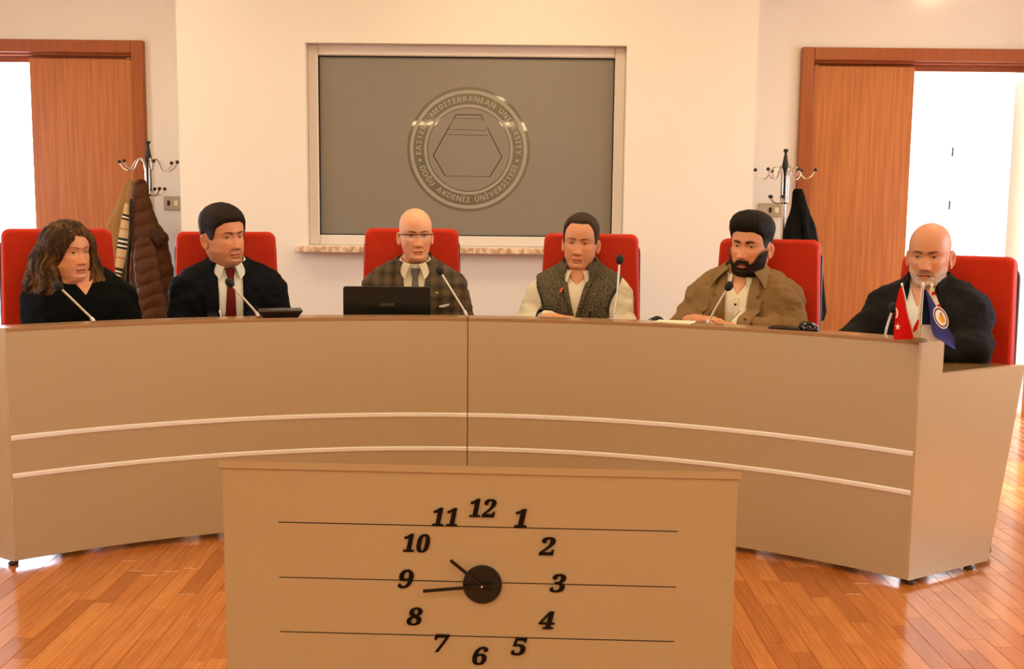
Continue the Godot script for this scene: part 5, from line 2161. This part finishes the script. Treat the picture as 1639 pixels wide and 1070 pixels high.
# ---- coat stands and coats
func coat_stand(u: float, v_top: float, z: float, spin: float, label: String) -> Node3D:
	var top := at_z(u, v_top, z)
	var t := thing("coat_stand", label, "coat stand", Vector3(top.x, FL, z), spin)
	var yh := top.y - 0.112 - FL
	var g := Geo.new()
	g.lathe(Vector3(0, yh, 0), [Vector2(0.012, -0.02), Vector2(0.020, 0.0), Vector2(0.019, 0.02), Vector2(0.013, 0.05), Vector2(0.008, 0.082), Vector2(0.007, 0.090), Vector2(0.013, 0.097), Vector2(0.0145, 0.104), Vector2(0.011, 0.111)], 18)
	put("finial", g, M.black, t)
	g = Geo.new()
	g.tube([Vector3(0, 0.03, 0), Vector3(0, yh - 0.19, 0)], 0.0125, 16)
	put("pole", g, M.chrome, t)
	g = Geo.new()
	g.lathe(Vector3(0, yh - 0.2, 0), [Vector2(0.0128, 0), Vector2(0.017, 0.01), Vector2(0.014, 0.03), Vector2(0.011, 0.1), Vector2(0.013, 0.185)], 16)
	put("core", g, M.black, t)
	for k in 6:
		var a := deg_to_rad(15 + 60 * k)
		var d := Vector3(cos(a), 0, sin(a))
		var prof := [[0.020, -0.18], [0.020, -0.06], [0.022, -0.02], [0.036, 0.012], [0.055, 0.021], [0.075, 0.004], [0.097, -0.034], [0.115, -0.046], [0.130, -0.044], [0.150, -0.028], [0.166, -0.004]]
		var path := []
		for i in prof.size():
			path.append(Vector3(0, yh - 0.01 + prof[i][1], 0) + d * prof[i][0])
		g = Geo.new()
		g.tube(smooth_path(path), 0.0045, 8)
		var hook := put("hook", g, M.chrome, t)
		g = Geo.new()
		g.ball(path[-1] + Vector3(0, 0.007, 0), Vector3(0.0105, 0.0105, 0.0105), 12)
		put("knob", g, M.black, hook)
	for k in 6:
		var a := deg_to_rad(45 + 60 * k)
		var d := Vector3(cos(a), 0, sin(a))
		var path := []
		for q in [[0.016, -0.165], [0.022, -0.182], [0.045, -0.186], [0.068, -0.178], [0.086, -0.155]]:
			path.append(Vector3(0, yh - 0.01 + q[1], 0) + d * q[0])
		g = Geo.new()
		g.tube(smooth_path(path), 0.0045, 8)
		var hook := put("lower_hook", g, M.chrome, t)
		g = Geo.new()
		g.ball(path[-1] + Vector3(0, 0.007, 0), Vector3(0.0105, 0.0105, 0.0105), 12)
		put("knob", g, M.black, hook)
	g = Geo.new()
	var ring := []
	for i in 33:
		var a := TAU * i / 32
		ring.append(Vector3(cos(a) * 0.10, 0.42, sin(a) * 0.10))
	g.tube(ring, 0.005, 8, false)
	for k in 3:
		var d := Vector3(cos(TAU * k / 3), 0, sin(TAU * k / 3))
		g.tube([Vector3(0, 0.42, 0) + d * 0.012, Vector3(0, 0.42, 0) + d * 0.10], 0.004, 8)
	put("umbrella_ring", g, M.chrome, t)
	g = Geo.new()
	g.lathe(Vector3.ZERO, [Vector2(0.17, 0.0), Vector2(0.172, 0.008), Vector2(0.16, 0.018), Vector2(0.05, 0.028), Vector2(0.02, 0.04)], 32)
	put("base", g, M.black, t)
	return t

func smooth_path(p: Array, sub := 4) -> Array:
	var out := []
	for i in p.size() - 1:
		var a: Vector3 = p[maxi(i - 1, 0)]
		var b: Vector3 = p[i]
		var c: Vector3 = p[i + 1]
		var d: Vector3 = p[mini(i + 2, p.size() - 1)]
		for k in sub:
			out.append(b.cubic_interpolate(c, a, d, float(k) / sub))
	out.append(p[p.size() - 1])
	return out

# hanging cloth: rows of [v, u0, u1] in pixels at depth z, thickness, gathers and quilting
func drape(rows: Array, z: float, deep: float, gathers: float, quilt: float, step: float, seed_at: int, noise := 0.006) -> Geo:
	var g := Geo.new()
	var nz := FastNoiseLite.new()
	nz.seed = seed_at
	nz.frequency = 1.0
	var rings := []
	var n := 56
	var total: int = int((rows[rows.size() - 1][0] - rows[0][0]) / 2.2)
	for i in total + 1:
		var v := lerpf(rows[0][0], rows[rows.size() - 1][0], float(i) / total)
		var u0 := interp(rows, v, 1)
		var u1 := interp(rows, v, 2)
		var p := at_z(u0, v, z)
		var q := at_z(u1, v, z)
		var c := (p + q) / 2
		var hw := (q.x - p.x) / 2
		var hd := deep * smoothstep(-0.25, 0.5, float(i) / total) * 0.5
		var ring := []
		for j in n:
			var a := -TAU * j / n
			var s := 1.0
			s += gathers * (0.5 * sin(a * 7.0 + 1.3 + v * 0.01) + 0.5 * sin(a * 11.0 + v * 0.02)) * (0.25 + 0.75 * absf(sin(a)))
			var pt := c + Vector3(cos(a) * hw, 0, sin(a) * hd * s)
			var puff := 0.0
			if quilt > 0.0:
				var ph: float = (pt.y + 0.02 * sin(pt.x * 14.0) + 0.012 * nz.get_noise_2d(pt.x * 9.0, pt.y * 6.0)) / step
				puff = quilt * (pow(absf(sin(ph * PI)), 0.5) - 0.75)
			puff += noise * nz.get_noise_3d(pt.x * 16.0, pt.y * 9.0, a * 1.2 + 5.0)
			pt += Vector3(cos(a) * 0.5, 0, sin(a)) * puff
			ring.append(pt)
		rings.append(ring)
	rings.reverse()
	g.loft(rings)
	return g

func build_stands() -> void:
	var zl := -6.14
	coat_stand(236.5, 225, zl, 0.235, "chrome and black coat stand holding a brown puffer jacket and beige coat")
	coat_stand(1258, 238, zl, -0.05, "chrome and black coat stand with one black coat")
	# brown quilted jacket
	var brown := fabric(Color(0.33, 0.185, 0.085), 0.5, 0.1, 10)
	var deep_brown := fabric(Color(0.24, 0.13, 0.06), 0.55, 0.1, 10)
	var zc := zl + 0.13
	var t := thing("puffer_jacket", "brown quilted puffer jacket hanging on the coat stand", "jacket")
	put("jacket_body", drape([[287, 221, 231], [293, 215, 235], [310, 211, 238], [330, 209, 244], [352, 209, 251], [370, 211, 262], [386, 211, 267], [405, 211, 272], [430, 210, 277], [460, 207, 280], [490, 205, 282], [520, 203, 280], [556, 204, 278], [600, 206, 276]], zc, 0.15, 0.03, 0.013, 0.078, 5), brown, t)
	put("sleeve", drape([[380, 222, 238], [392, 216, 247], [415, 214, 253], [440, 216, 257], [470, 220, 263], [500, 225, 268], [530, 229, 271], [548, 233, 270]], zc + 0.085, 0.10, 0.0, 0.012, 0.07, 6), brown, t)
	put("collar_flap", drape([[366, 240, 252], [372, 240, 266], [380, 241, 270], [388, 243, 268], [392, 248, 262]], zc + 0.05, 0.06, 0.0, 0.004, 0.05, 7), deep_brown, t)
	put("zip_edge", drape([[318, 208, 212], [340, 207, 211], [370, 207, 211], [400, 204, 209], [430, 202, 206], [470, 201, 206], [520, 200, 206]], zc + 0.05, 0.02, 0.0, 0.0, 0.1, 8, 0.001), M.black_matt, t)
	# beige coat with a checked lining
	var beige := fabric(Color(0.66, 0.49, 0.29), 0.85, 0.1, 14)
	t = thing("beige_coat", "beige coat with striped check lining beside the brown puffer jacket", "coat")
	put("coat_body", drape([[288, 205, 216], [296, 198, 220], [312, 192, 222], [330, 185, 218], [345, 177, 214], [360, 171, 212], [390, 171, 210], [430, 174, 208], [480, 178, 208], [530, 178, 206], [600, 178, 206]], zl + 0.05, 0.10, 0.10, 0.0, 0.1, 9, 0.008), beige, t)
	put("lapel_fold", drape([[298, 205, 213], [315, 202, 212], [335, 199, 209], [352, 197, 206]], zl + 0.11, 0.02, 0.0, 0.0, 0.1, 12, 0.002), beige, t)
	var im := Image.create(64, 256, true, Image.FORMAT_RGB8)
	im.fill(Color(0.80, 0.67, 0.46))
	var v0 := 326.0
	var v1 := 446.0
	for b in [[343, 346.5, 0], [346.5, 349, 1], [349, 352, 0], [366, 367.5, 2], [381, 385, 0], [385, 388, 1], [388, 392, 0], [392, 395, 1], [395, 398.5, 0], [412, 413.5, 2], [429, 433, 0], [433, 436, 1], [436, 439, 0], [439, 442, 1]]:
		var y0 := int((b[0] - v0) / (v1 - v0) * 256)
		var y1 := int((b[1] - v0) / (v1 - v0) * 256)
		im.fill_rect(Rect2i(0, y0, 64, maxi(2, y1 - y0)), [Color(0.05, 0.045, 0.04), Color(0.92, 0.88, 0.78), Color(0.72, 0.2, 0.08)][b[2]])
	im.generate_mipmaps()
	var lin := mat(Color.WHITE, 0.8)
	lin.albedo_texture = ImageTexture.create_from_image(im)
	var g := Geo.new()
	var edge := [[326, 200, 207], [345, 196, 206.5], [366, 192, 206], [385, 189, 204.5], [400, 187, 203], [420, 185, 199], [435, 184, 195], [446, 184, 191]]
	var rows := 36
	for side in 2:
		for i in rows + 1:
			var v := lerpf(v0, v1, float(i) / rows)
			for k in 7:
				var w := k / 6.0
				var p := at_z(lerpf(interp(edge, v, 1), interp(edge, v, 2), w), v + (w - 0.5) * 3.0, zl + 0.135 + 0.006 * sin(w * PI) - side * 0.004)
				g.v(p, Vector2(w, float(i) / rows))
	for side in 2:
		for i in rows:
			for k in 6:
				var a := side * (rows + 1) * 7 + i * 7 + k
				if side == 0:
					g.quad(a + 7, a + 8, a + 1, a)
				else:
					g.quad(a + 7, a, a + 1, a + 8)
	put("checked_lining", g, lin, t)
	# black coat
	var soot := fabric(Color(0.045, 0.043, 0.045), 0.7, 0.1, 14)
	t = thing("black_coat", "black coat hanging in folds on the coat stand", "coat")
	put("coat_body", drape([[302, 1271, 1284], [308, 1269, 1287], [325, 1268, 1291], [342, 1264, 1297], [356, 1258, 1303], [372, 1254, 1307], [400, 1253, 1312], [440, 1256, 1317], [480, 1259, 1321], [500, 1262, 1322], [512, 1268, 1318]], zl + 0.10, 0.13, 0.16, 0.0, 0.1, 15, 0.012), soot, t)
	put("collar_fold", drape([[304, 1275, 1283], [322, 1280, 1290], [345, 1284, 1293], [370, 1286, 1294], [400, 1288, 1295]], zl + 0.165, 0.03, 0.0, 0.0, 0.1, 18, 0.003), soot, t)

# ---- things on the desk
func microphone(ub: float, vb: float, uh: float, vh: float, label: String, r := 0.22, bend := 0.0) -> void:
	var foot := at_arc(ub, vb, RAD + r)
	var head := at_arc(uh, vh, RAD + r + 0.015)
	var t := thing("gooseneck_microphone", label, "microphone", Vector3(foot.x, WORK_TOP, foot.z), 0.0, "gooseneck microphones on the desk")
	var h := head - t.position
	var f := Vector3(0, foot.y - WORK_TOP, 0)
	var g := Geo.new()
	g.lathe(Vector3.ZERO, [Vector2(0.045, 0), Vector2(0.046, 0.006), Vector2(0.042, 0.022), Vector2(0.014, 0.028), Vector2(0.011, 0.04)], 28)
	put("base", g, M.black, t)
	var kink := f.lerp(h, 0.12) + Vector3(bend, 0, 0)
	g = Geo.new()
	g.tube(smooth_path([Vector3(0, 0.038, 0), f * 0.7, f, kink, f.lerp(h, 0.4), h]), 0.0042, 10)
	var stem := put("gooseneck", g, mat(Color(0.86, 0.83, 0.78), 0.3, 0.6), t)
	g = Geo.new()
	g.tube([f * 0.95, f.lerp(kink, 0.8)], 0.0062, 10)
	put("joint", g, M.silver, stem)
	var dirn := (h - f.lerp(h, 0.4)).normalized()
	var b := Basis(Quaternion(Vector3.UP, dirn))
	g = Geo.new()
	g.ball(h + dirn * 0.012, Vector3(0.0165, 0.0205, 0.0165), 16, Color.WHITE, b)
	put("foam_cap", g, M.black_matt, t)

func build_desk_things() -> void:
	microphone(151, 513, 97, 461, "gooseneck microphone before the person with long brown hair")
	microphone(414, 504, 371, 456, "gooseneck microphone before the person in the dark navy suit")
	microphone(747, 503, 706, 437, "gooseneck microphone before the person in the plaid jacket", 0.22, 0.0)
	microphone(985, 512, 991.5, 420, "gooseneck microphone before the person in the fleece vest", 0.22, -0.004)
	microphone(1131, 517, 1164, 462, "gooseneck microphone before the bearded person in tan", 0.22, 0.004)
	microphone(1414, 540, 1428, 497, "short gooseneck microphone beside the small flags", 0.17, 0.003)
	laptop()
	# flat black terminal on the ledge
	var c := at_arc(449, 507.5, RAD + 0.045)
	var a := seat_place(449, RAD + 0.05)
	var t := thing("desk_phone", "flat black tray-shaped device with grey keys on the desk ledge", "device", Vector3(c.x, DESK_TOP, c.z), -a)
	var g := Geo.new()
	var rings := []
	for q in [[0.062, 0.028, 0.0], [0.068, 0.032, 0.006], [0.080, 0.042, 0.022], [0.080, 0.042, 0.026], [0.076, 0.038, 0.0275]]:
		rings.append([Vector3(-q[0], q[2], q[1]), Vector3(q[0], q[2], q[1]), Vector3(q[0], q[2] + (0.003 if q[2] > 0.01 else 0.0), -q[1]), Vector3(-q[0], q[2] + (0.003 if q[2] > 0.01 else 0.0), -q[1])])
	g.loft(rings)
	put("casing", g, M.black, t)
	for k in 5:
		part_box("key", Vector3(-0.03 + k * 0.014, 0.03, 0.0), Vector3(0.011, 0.005, 0.016), 0.001, mat(Color(0.4, 0.38, 0.36), 0.5), t)
	# rounded black pouch
	c = at_arc(1052, 514, RAD + 0.20)
	a = seat_place(1052, RAD + 0.20)
	t = thing("pouch", "rounded black pouch lying behind the desk ledge", "pouch", Vector3(c.x, WORK_TOP, c.z), -a)
	g = Geo.new()
	var prof := []
	for k in 9:
		var f := PI / 2 * k / 8
		prof.append(Vector2(0.055 * cos(f) + 0.001, 0.128 * sin(f)))
	g.lathe(Vector3.ZERO, prof, 28)
	for i in g.V.size():
		g.V[i] = Vector3(g.V[i].x, g.V[i].y, g.V[i].z * 0.8)
	put("shell", g, M.black_matt, t)
	g = Geo.new()
	g.tube([Vector3(-0.05, 0.07, 0.018), Vector3(-0.03, 0.115, 0.02), Vector3(0, 0.128, 0.02), Vector3(0.03, 0.115, 0.02), Vector3(0.05, 0.07, 0.018)], 0.002, 8)
	put("zip", g, M.black, t)
	# sheet of paper on the ledge
	c = at_arc(1080, 520.0, RAD + 0.05)
	a = seat_place(1080, RAD + 0.05)
	t = thing("paper", "stack of cream paper on the ledge before the bearded person", "paper", Vector3(c.x, DESK_TOP, c.z), -a)
	for k in 3:
		part_box("sheet", Vector3(0.004 * k - 0.004, 0.0011 + 0.0018 * k, 0.0), Vector3(0.14, 0.0016, 0.085), 0.0, mat(Color(0.93, 0.86, 0.75), 0.8), t, Basis(Vector3.UP, 0.04 * k))
	# tablet and mouse by the bearded person's arm
	c = at_arc(1258, 524, RAD + 0.05)
	a = seat_place(1258, RAD + 0.055)
	t = thing("tablet", "thin black tablet lying on the ledge beside the bearded person", "tablet", Vector3(c.x, DESK_TOP, c.z), -a)
	g = Geo.new()
	g.slab(outline_round(0.115, 0.115, 0.075, 0.008), 0.008, 0.003, Transform3D(Basis(Vector3.RIGHT, -PI / 2), Vector3(0, 0.004, 0.03)))
	put("casing", g, M.black, t)
	part_box("screen", Vector3(0, 0.0085, -0.0075), Vector3(0.10, 0.001, 0.062), 0.0, mat(Color(0.02, 0.02, 0.025), 0.08), t)
	c = at_arc(1295, 528, RAD + 0.05)
	a = seat_place(1295, RAD + 0.05)
	t = thing("computer_mouse", "small glossy black computer mouse on the desk ledge", "mouse", Vector3(c.x, DESK_TOP, c.z), -a + 1.2)
	g = Geo.new()
	rings = []
	for q in [[0.024, 0.036, 0.0], [0.027, 0.040, 0.006], [0.026, 0.038, 0.015], [0.021, 0.030, 0.024], [0.012, 0.018, 0.030], [0.003, 0.005, 0.0315]]:
		var ring := []
		for j in 24:
			var f := -TAU * j / 24
			ring.append(Vector3(cos(f) * q[0], q[2], sin(f) * q[1] - q[2] * 0.25))
		rings.append(ring)
	g.loft(rings)
	put("shell", g, mat(Color(0.03, 0.03, 0.032), 0.12), t)
	g = Geo.new()
	g.lathe(Vector3(-0.003, 0.026, -0.022), [Vector2(0.006, 0), Vector2(0.007, 0.001), Vector2(0.007, 0.005), Vector2(0.006, 0.006)], 14, Basis(Vector3.BACK, -PI / 2))
	put("wheel", g, M.rubber, t)
	flags()

func laptop() -> void:
	var c := at_arc(620, 503, RAD + 0.20)
	var a := seat_place(620, RAD + 0.20)
	var t := thing("laptop", "open black laptop seen from behind its lid", "laptop", Vector3(c.x, WORK_TOP, c.z), -a - 0.03)
	var top := at_arc(620, 458.5, RAD + 0.16).y - WORK_TOP
	var g := Geo.new()
	g.slab(outline_round(0.352, 0.348, 0.24, 0.012), 0.018, 0.006, Transform3D(Basis(Vector3.RIGHT, -PI / 2), Vector3(0, 0.010, -0.005)))
	put("keyboard_base", g, M.black, t)
	var lean := 0.16
	var lb := Basis(Vector3.RIGHT, lean)
	g = Geo.new()
	g.slab(outline_round(0.352, 0.345, (top - 0.018) / cos(lean), 0.010), 0.008, 0.003, Transform3D(lb, Vector3(0, 0.018, -0.004)))
	var lid := put("lid", g, mat(Color(0.028, 0.030, 0.040), 0.35), t)
	part_box("screen", Vector3(0, 0.018, -0.004) + lb * Vector3(0, top * 0.5, -0.0045), Vector3(0.32, top * 0.82, 0.001), 0.0, mat(Color(0.05, 0.05, 0.06), 0.1), t, lb)
	g = Geo.new()
	var arr := text_arrays("ASUS", "Droid Sans", true, 0.0118, 0.0006)
	g.append_mesh(arr, Transform3D(lb * Basis(Vector3(1.45, 0, 0), Vector3(0.25, 1, 0), Vector3(0, 0, 1)), Vector3(0, 0.018, -0.004) + lb * Vector3(0.0, (0.135) / cos(lean), 0.0042)))
	put("lettering", g, mat(Color(0.42, 0.37, 0.32), 0.4), lid)
	g = Geo.new()
	for s in [-1.0, 1.0]:
		g.tube([Vector3(s * 0.12 - 0.02, 0.02, -0.006), Vector3(s * 0.12 + 0.02, 0.02, -0.006)], 0.006, 10)
	put("hinge", g, M.black, t)

func flags() -> void:
	var base := at_y(1470, 548.5, DESK_TOP)
	var bz := base.z - 0.035
	var foot := at_z(1468, 546, bz)
	var t := thing("desk_flag_stand", "stand with three small flags, red, white and blue, on the desk ledge", "flags", Vector3(foot.x, DESK_TOP, bz))
	var inv := t.transform.affine_inverse()
	var g := Geo.new()
	g.lathe(Vector3.ZERO, [Vector2(0.030, 0), Vector2(0.031, 0.004), Vector2(0.028, 0.009), Vector2(0.008, 0.014)], 28)
	put("base", g, mat(Color(0.45, 0.33, 0.22), 0.6), t)
	var tips := [[1443.5, 455.0, 0.0025], [1477.5, 455.0, 0.0055], [1491.5, 456.0, 0.0025]]
	for k in 3:
		var tip := inv * at_z(tips[k][0], tips[k][1], bz - 0.01 * k)
		g = Geo.new()
		var low := Vector3((k - 1) * 0.010, 0.010, 0)
		g.tube([low, low.lerp(tip, 0.5), tip], tips[k][2], 10)
		var pole := put("pole", g, mat(Color(0.86, 0.80, 0.72), 0.35, 0.4) if k != 1 else mat(Color(0.78, 0.70, 0.62), 0.35, 0.3), t)
		g = Geo.new()
		g.ball(tip, Vector3(0.0038, 0.0055, 0.0038), 10)
		put("finial", g, M.silver, pole)
	# cloths: rows of [v, u0, u1] with their own depth and ripple
	var red_m := fabric(Color(0.82, 0.055, 0.03), 0.7, 0.1, 30)
	var white_m := fabric(Color(0.93, 0.88, 0.82), 0.8, 0.1, 30)
	var blue_m := fabric(Color(0.24, 0.25, 0.52), 0.7, 0.1, 30)
	var navy_m := fabric(Color(0.05, 0.055, 0.2), 0.75, 0.1, 30)
	var red_rows := [[460, 1440.5, 1444], [475, 1436.5, 1447], [490, 1434, 1449.5], [505, 1432.5, 1453], [520, 1431.5, 1457], [532, 1430.5, 1460], [543, 1430, 1463.5]]
	var rz := bz + 0.012
	var red := put("red_flag", flag_cloth(red_rows, rz, 0.006, 1.3, inv), red_m, t)
	var blue_rows := [[462, 1480.5, 1482.5], [475, 1484, 1490], [488, 1486.5, 1497.5], [500, 1488, 1504], [515, 1489, 1512], [527, 1491.5, 1519], [538, 1496, 1526], [546, 1508, 1528.5], [553, 1519, 1529.5], [558.5, 1528, 1530.5]]
	var bzz := bz + 0.02
	var blue := put("blue_flag", flag_cloth(blue_rows, bzz, 0.007, 1.1, inv), blue_m, t)
	put("navy_fold", flag_cloth([[463, 1479, 1482], [480, 1478, 1487], [500, 1476.5, 1488], [519, 1475.5, 1489]], bz + 0.006, 0.002, 1.0, inv), navy_m, t)
	var wz := bz - 0.004
	var white := put("white_flag", flag_cloth([[519, 1465, 1494], [530, 1463, 1500], [543, 1462, 1504], [546, 1464, 1503]], wz, 0.003, 1.4, inv), white_m, t)
	put("red_stripe", flag_cloth([[511, 1469, 1470.5], [520, 1464, 1470.5], [526, 1461.5, 1468], [532, 1461.5, 1463]], wz + 0.006, 0.001, 1.0, inv), red_m, white)
	var wt := put("white_flag_top", flag_cloth([[457, 1490.5, 1493], [466, 1488, 1496], [478, 1491, 1500.5], [490, 1497, 1505], [496, 1502, 1507]], bz + 0.012, 0.002, 1.0, inv), white_m, t)
	put("red_stripe", flag_cloth([[466.5, 1492, 1496.2], [472, 1491.5, 1498.5]], bz + 0.0155, 0.0005, 1.0, inv), red_m, wt)
	put("red_stripe", flag_cloth([[487, 1500, 1504], [494, 1501, 1507]], bz + 0.0155, 0.0005, 1.0, inv), red_m, wt)
	# crescent and star
	var pale := mat(Color(0.95, 0.9, 0.85), 0.8)
	g = Geo.new()
	var pts := []
	for i in 13:
		var f := lerpf(-1.15, 1.15, i / 12.0)
		pts.append([Vector2(1432.5 + 4.6 * cos(f), 500.5 + 9.0 * sin(f)), Vector2(1431.8 + 3.0 * cos(f * 1.0), 500.5 + 8.2 * sin(f))])
	for i in 12:
		var q := []
		for p in [pts[i][0], pts[i][1], pts[i + 1][1], pts[i + 1][0]]:
			q.append(inv * (on_flag(p, red_rows, rz, 0.006, 1.3) + Vector3(0, 0, 0.0016)))
		g.face(q)
	put("crescent", g, pale, red)
	g = Geo.new()
	for k in 5:
		var a := -PI / 2 + TAU * k / 5
		var tip := Vector2(1436.5, 522.5) + Vector2(cos(a), sin(a) * 1.25) * 4.6
		var l := Vector2(1436.5, 522.5) + Vector2(cos(a - PI / 5), sin(a - PI / 5) * 1.25) * 1.9
		var r := Vector2(1436.5, 522.5) + Vector2(cos(a + PI / 5), sin(a + PI / 5) * 1.25) * 1.9
		var q := []
		for p in [Vector2(1436.5, 522.5), r, tip, l]:
			q.append(inv * (on_flag(p, red_rows, rz, 0.006, 1.3) + Vector3(0, 0, 0.0016)))
		g.face(q)
	put("star", g, pale, red)
	# round emblem of the blue flag, ring by ring
	var discs := [[12.6, pale, 0.0016, "emblem_rim"], [11.2, mat(Color(0.36, 0.35, 0.55), 0.8), 0.0020, "emblem_band"], [9.0, pale, 0.0024, "emblem_field"]]
	for d in discs:
		g = Geo.new()
		emblem_disc(g, Vector2(1505.5, 508), d[0], blue_rows, bzz, inv, d[2])
		put(d[3], g, d[1], blue)
	g = Geo.new()
	emblem_disc(g, Vector2(1507.0, 510.0), 4.6, blue_rows, bzz, inv, 0.0030)
	put("emblem_centre", g, mat(Color(0.88, 0.62, 0.2), 0.8), blue)
	g = Geo.new()
	emblem_disc(g, Vector2(1505.5, 502.5), 2.2, blue_rows, bzz, inv, 0.0032)
	put("emblem_mark", g, mat(Color(0.6, 0.55, 0.6), 0.8), blue)

func emblem_disc(g: Geo, c: Vector2, r: float, rows: Array, z: float, inv: Transform3D, lift: float) -> void:
	var n := 28
	for i in n:
		var q := []
		for p in [Vector2.ZERO, Vector2(cos(TAU * (i + 1) / n), sin(TAU * (i + 1) / n)), Vector2(cos(TAU * i / n), sin(TAU * i / n))]:
			var s: Vector2 = p * r
			q.append(inv * (on_flag(c + Vector2(s.x * 0.9 + s.y * 0.42, s.y * 1.42), rows, z, 0.007, 1.1) + Vector3(0, 0, lift)))
		g.face(q)

func on_flag(p: Vector2, rows: Array, z: float, amp: float, waves: float) -> Vector3:
	var u0 := interp(rows, p.y, 1)
	var u1 := interp(rows, p.y, 2)
	var t := (p.x - u0) / maxf(0.5, u1 - u0)
	var grow: float = (p.y - rows[0][0]) / (rows[rows.size() - 1][0] - rows[0][0])
	return at_z(p.x, p.y, z + amp * sin(clampf(t, -0.2, 1.2) * TAU * waves * 0.5 + grow * 2.0) * grow)

func flag_cloth(rows: Array, z: float, amp: float, waves: float, inv: Transform3D) -> Geo:
	var g := Geo.new()
	var n := 24
	var m := 14
	for side in 2:
		for i in n + 1:
			var v := lerpf(rows[0][0], rows[rows.size() - 1][0], float(i) / n)
			var u0 := interp(rows, v, 1)
			var u1 := interp(rows, v, 2)
			for k in m + 1:
				g.v(inv * (on_flag(Vector2(lerpf(u0, u1, float(k) / m), v), rows, z, amp, waves) - Vector3(0, 0, 0.001 * side)), Vector2(float(k) / m, float(i) / n))
	var s := (n + 1) * (m + 1)
	for side in 2:
		for i in n:
			for k in m:
				var a := side * s + i * (m + 1) + k
				if side == 0:
					g.quad(a + m + 1, a + m + 2, a + 1, a)
				else:
					g.quad(a + m + 1, a, a + 1, a + m + 2)
	return g

# ---- lamps
func build_ceiling_lights() -> void:
	for z in [-4.8, -2.5, 0.2, 1.6, 3.0, 4.4]:  # rows behind the camera are added, to light faces and desk fronts frontally
		for x in [-2.2, 0.0, 2.2]:
			ceiling_panel(Vector3(x, CEIL, z))
	# long tube fittings at the far end of the room, mirrored in the clear glass of the emblem
	for q in [[-1.9, 8.6], [-0.6, 8.6], [0.7, 8.6], [0.7, 9.7], [2.0, 9.7], [2.0, 8.6]]:
		var t := thing("strip_light", "long white tube light fitted to the ceiling", "lamp", Vector3(q[0], CEIL, q[1]), 0, "tube lights at the far end")
		part_box("housing", Vector3(0, -0.03, 0), Vector3(1.24, 0.06, 0.16), 0.006, M.frame, t)
		part_box("diffuser", Vector3(0, -0.075, 0), Vector3(1.2, 0.03, 0.12), 0.006, M.tube_glow, t)
		var l := AreaLight3D.new()
		l.name = "tube_light"
		l.area_size = Vector2(1.18, 0.11)
		l.light_color = LAMP
		l.light_energy = 0.3
		l.area_range = 20.0
		l.area_attenuation = 2.0
		l.shadow_enabled = true
		t.add_child(l)
		l.position = Vector3(0, -0.095, 0)
		l.rotation.x = -PI / 2

func ceiling_panel(p: Vector3) -> void:
	var t := thing("ceiling_light", "unseen square warm white light panel set in the ceiling", "lamp", p, 0, "ceiling light panels")
	part_box("trim", Vector3(0, -0.01, 0), Vector3(0.66, 0.02, 0.66), 0.004, M.frame, t)
	part_box("diffuser", Vector3(0, -0.021, 0), Vector3(0.6, 0.006, 0.6), 0.001, M.lamp_glow, t)
	var l := AreaLight3D.new()
	l.name = "panel_light"
	l.area_size = Vector2(0.58, 0.58)
	l.light_color = LAMP
	l.light_energy = LAMP_ENERGY
	l.area_range = 20.0
	l.area_attenuation = 2.0
	l.shadow_enabled = true
	t.add_child(l)
	l.position = Vector3(0, -0.03, 0)
	l.rotation.x = -PI / 2
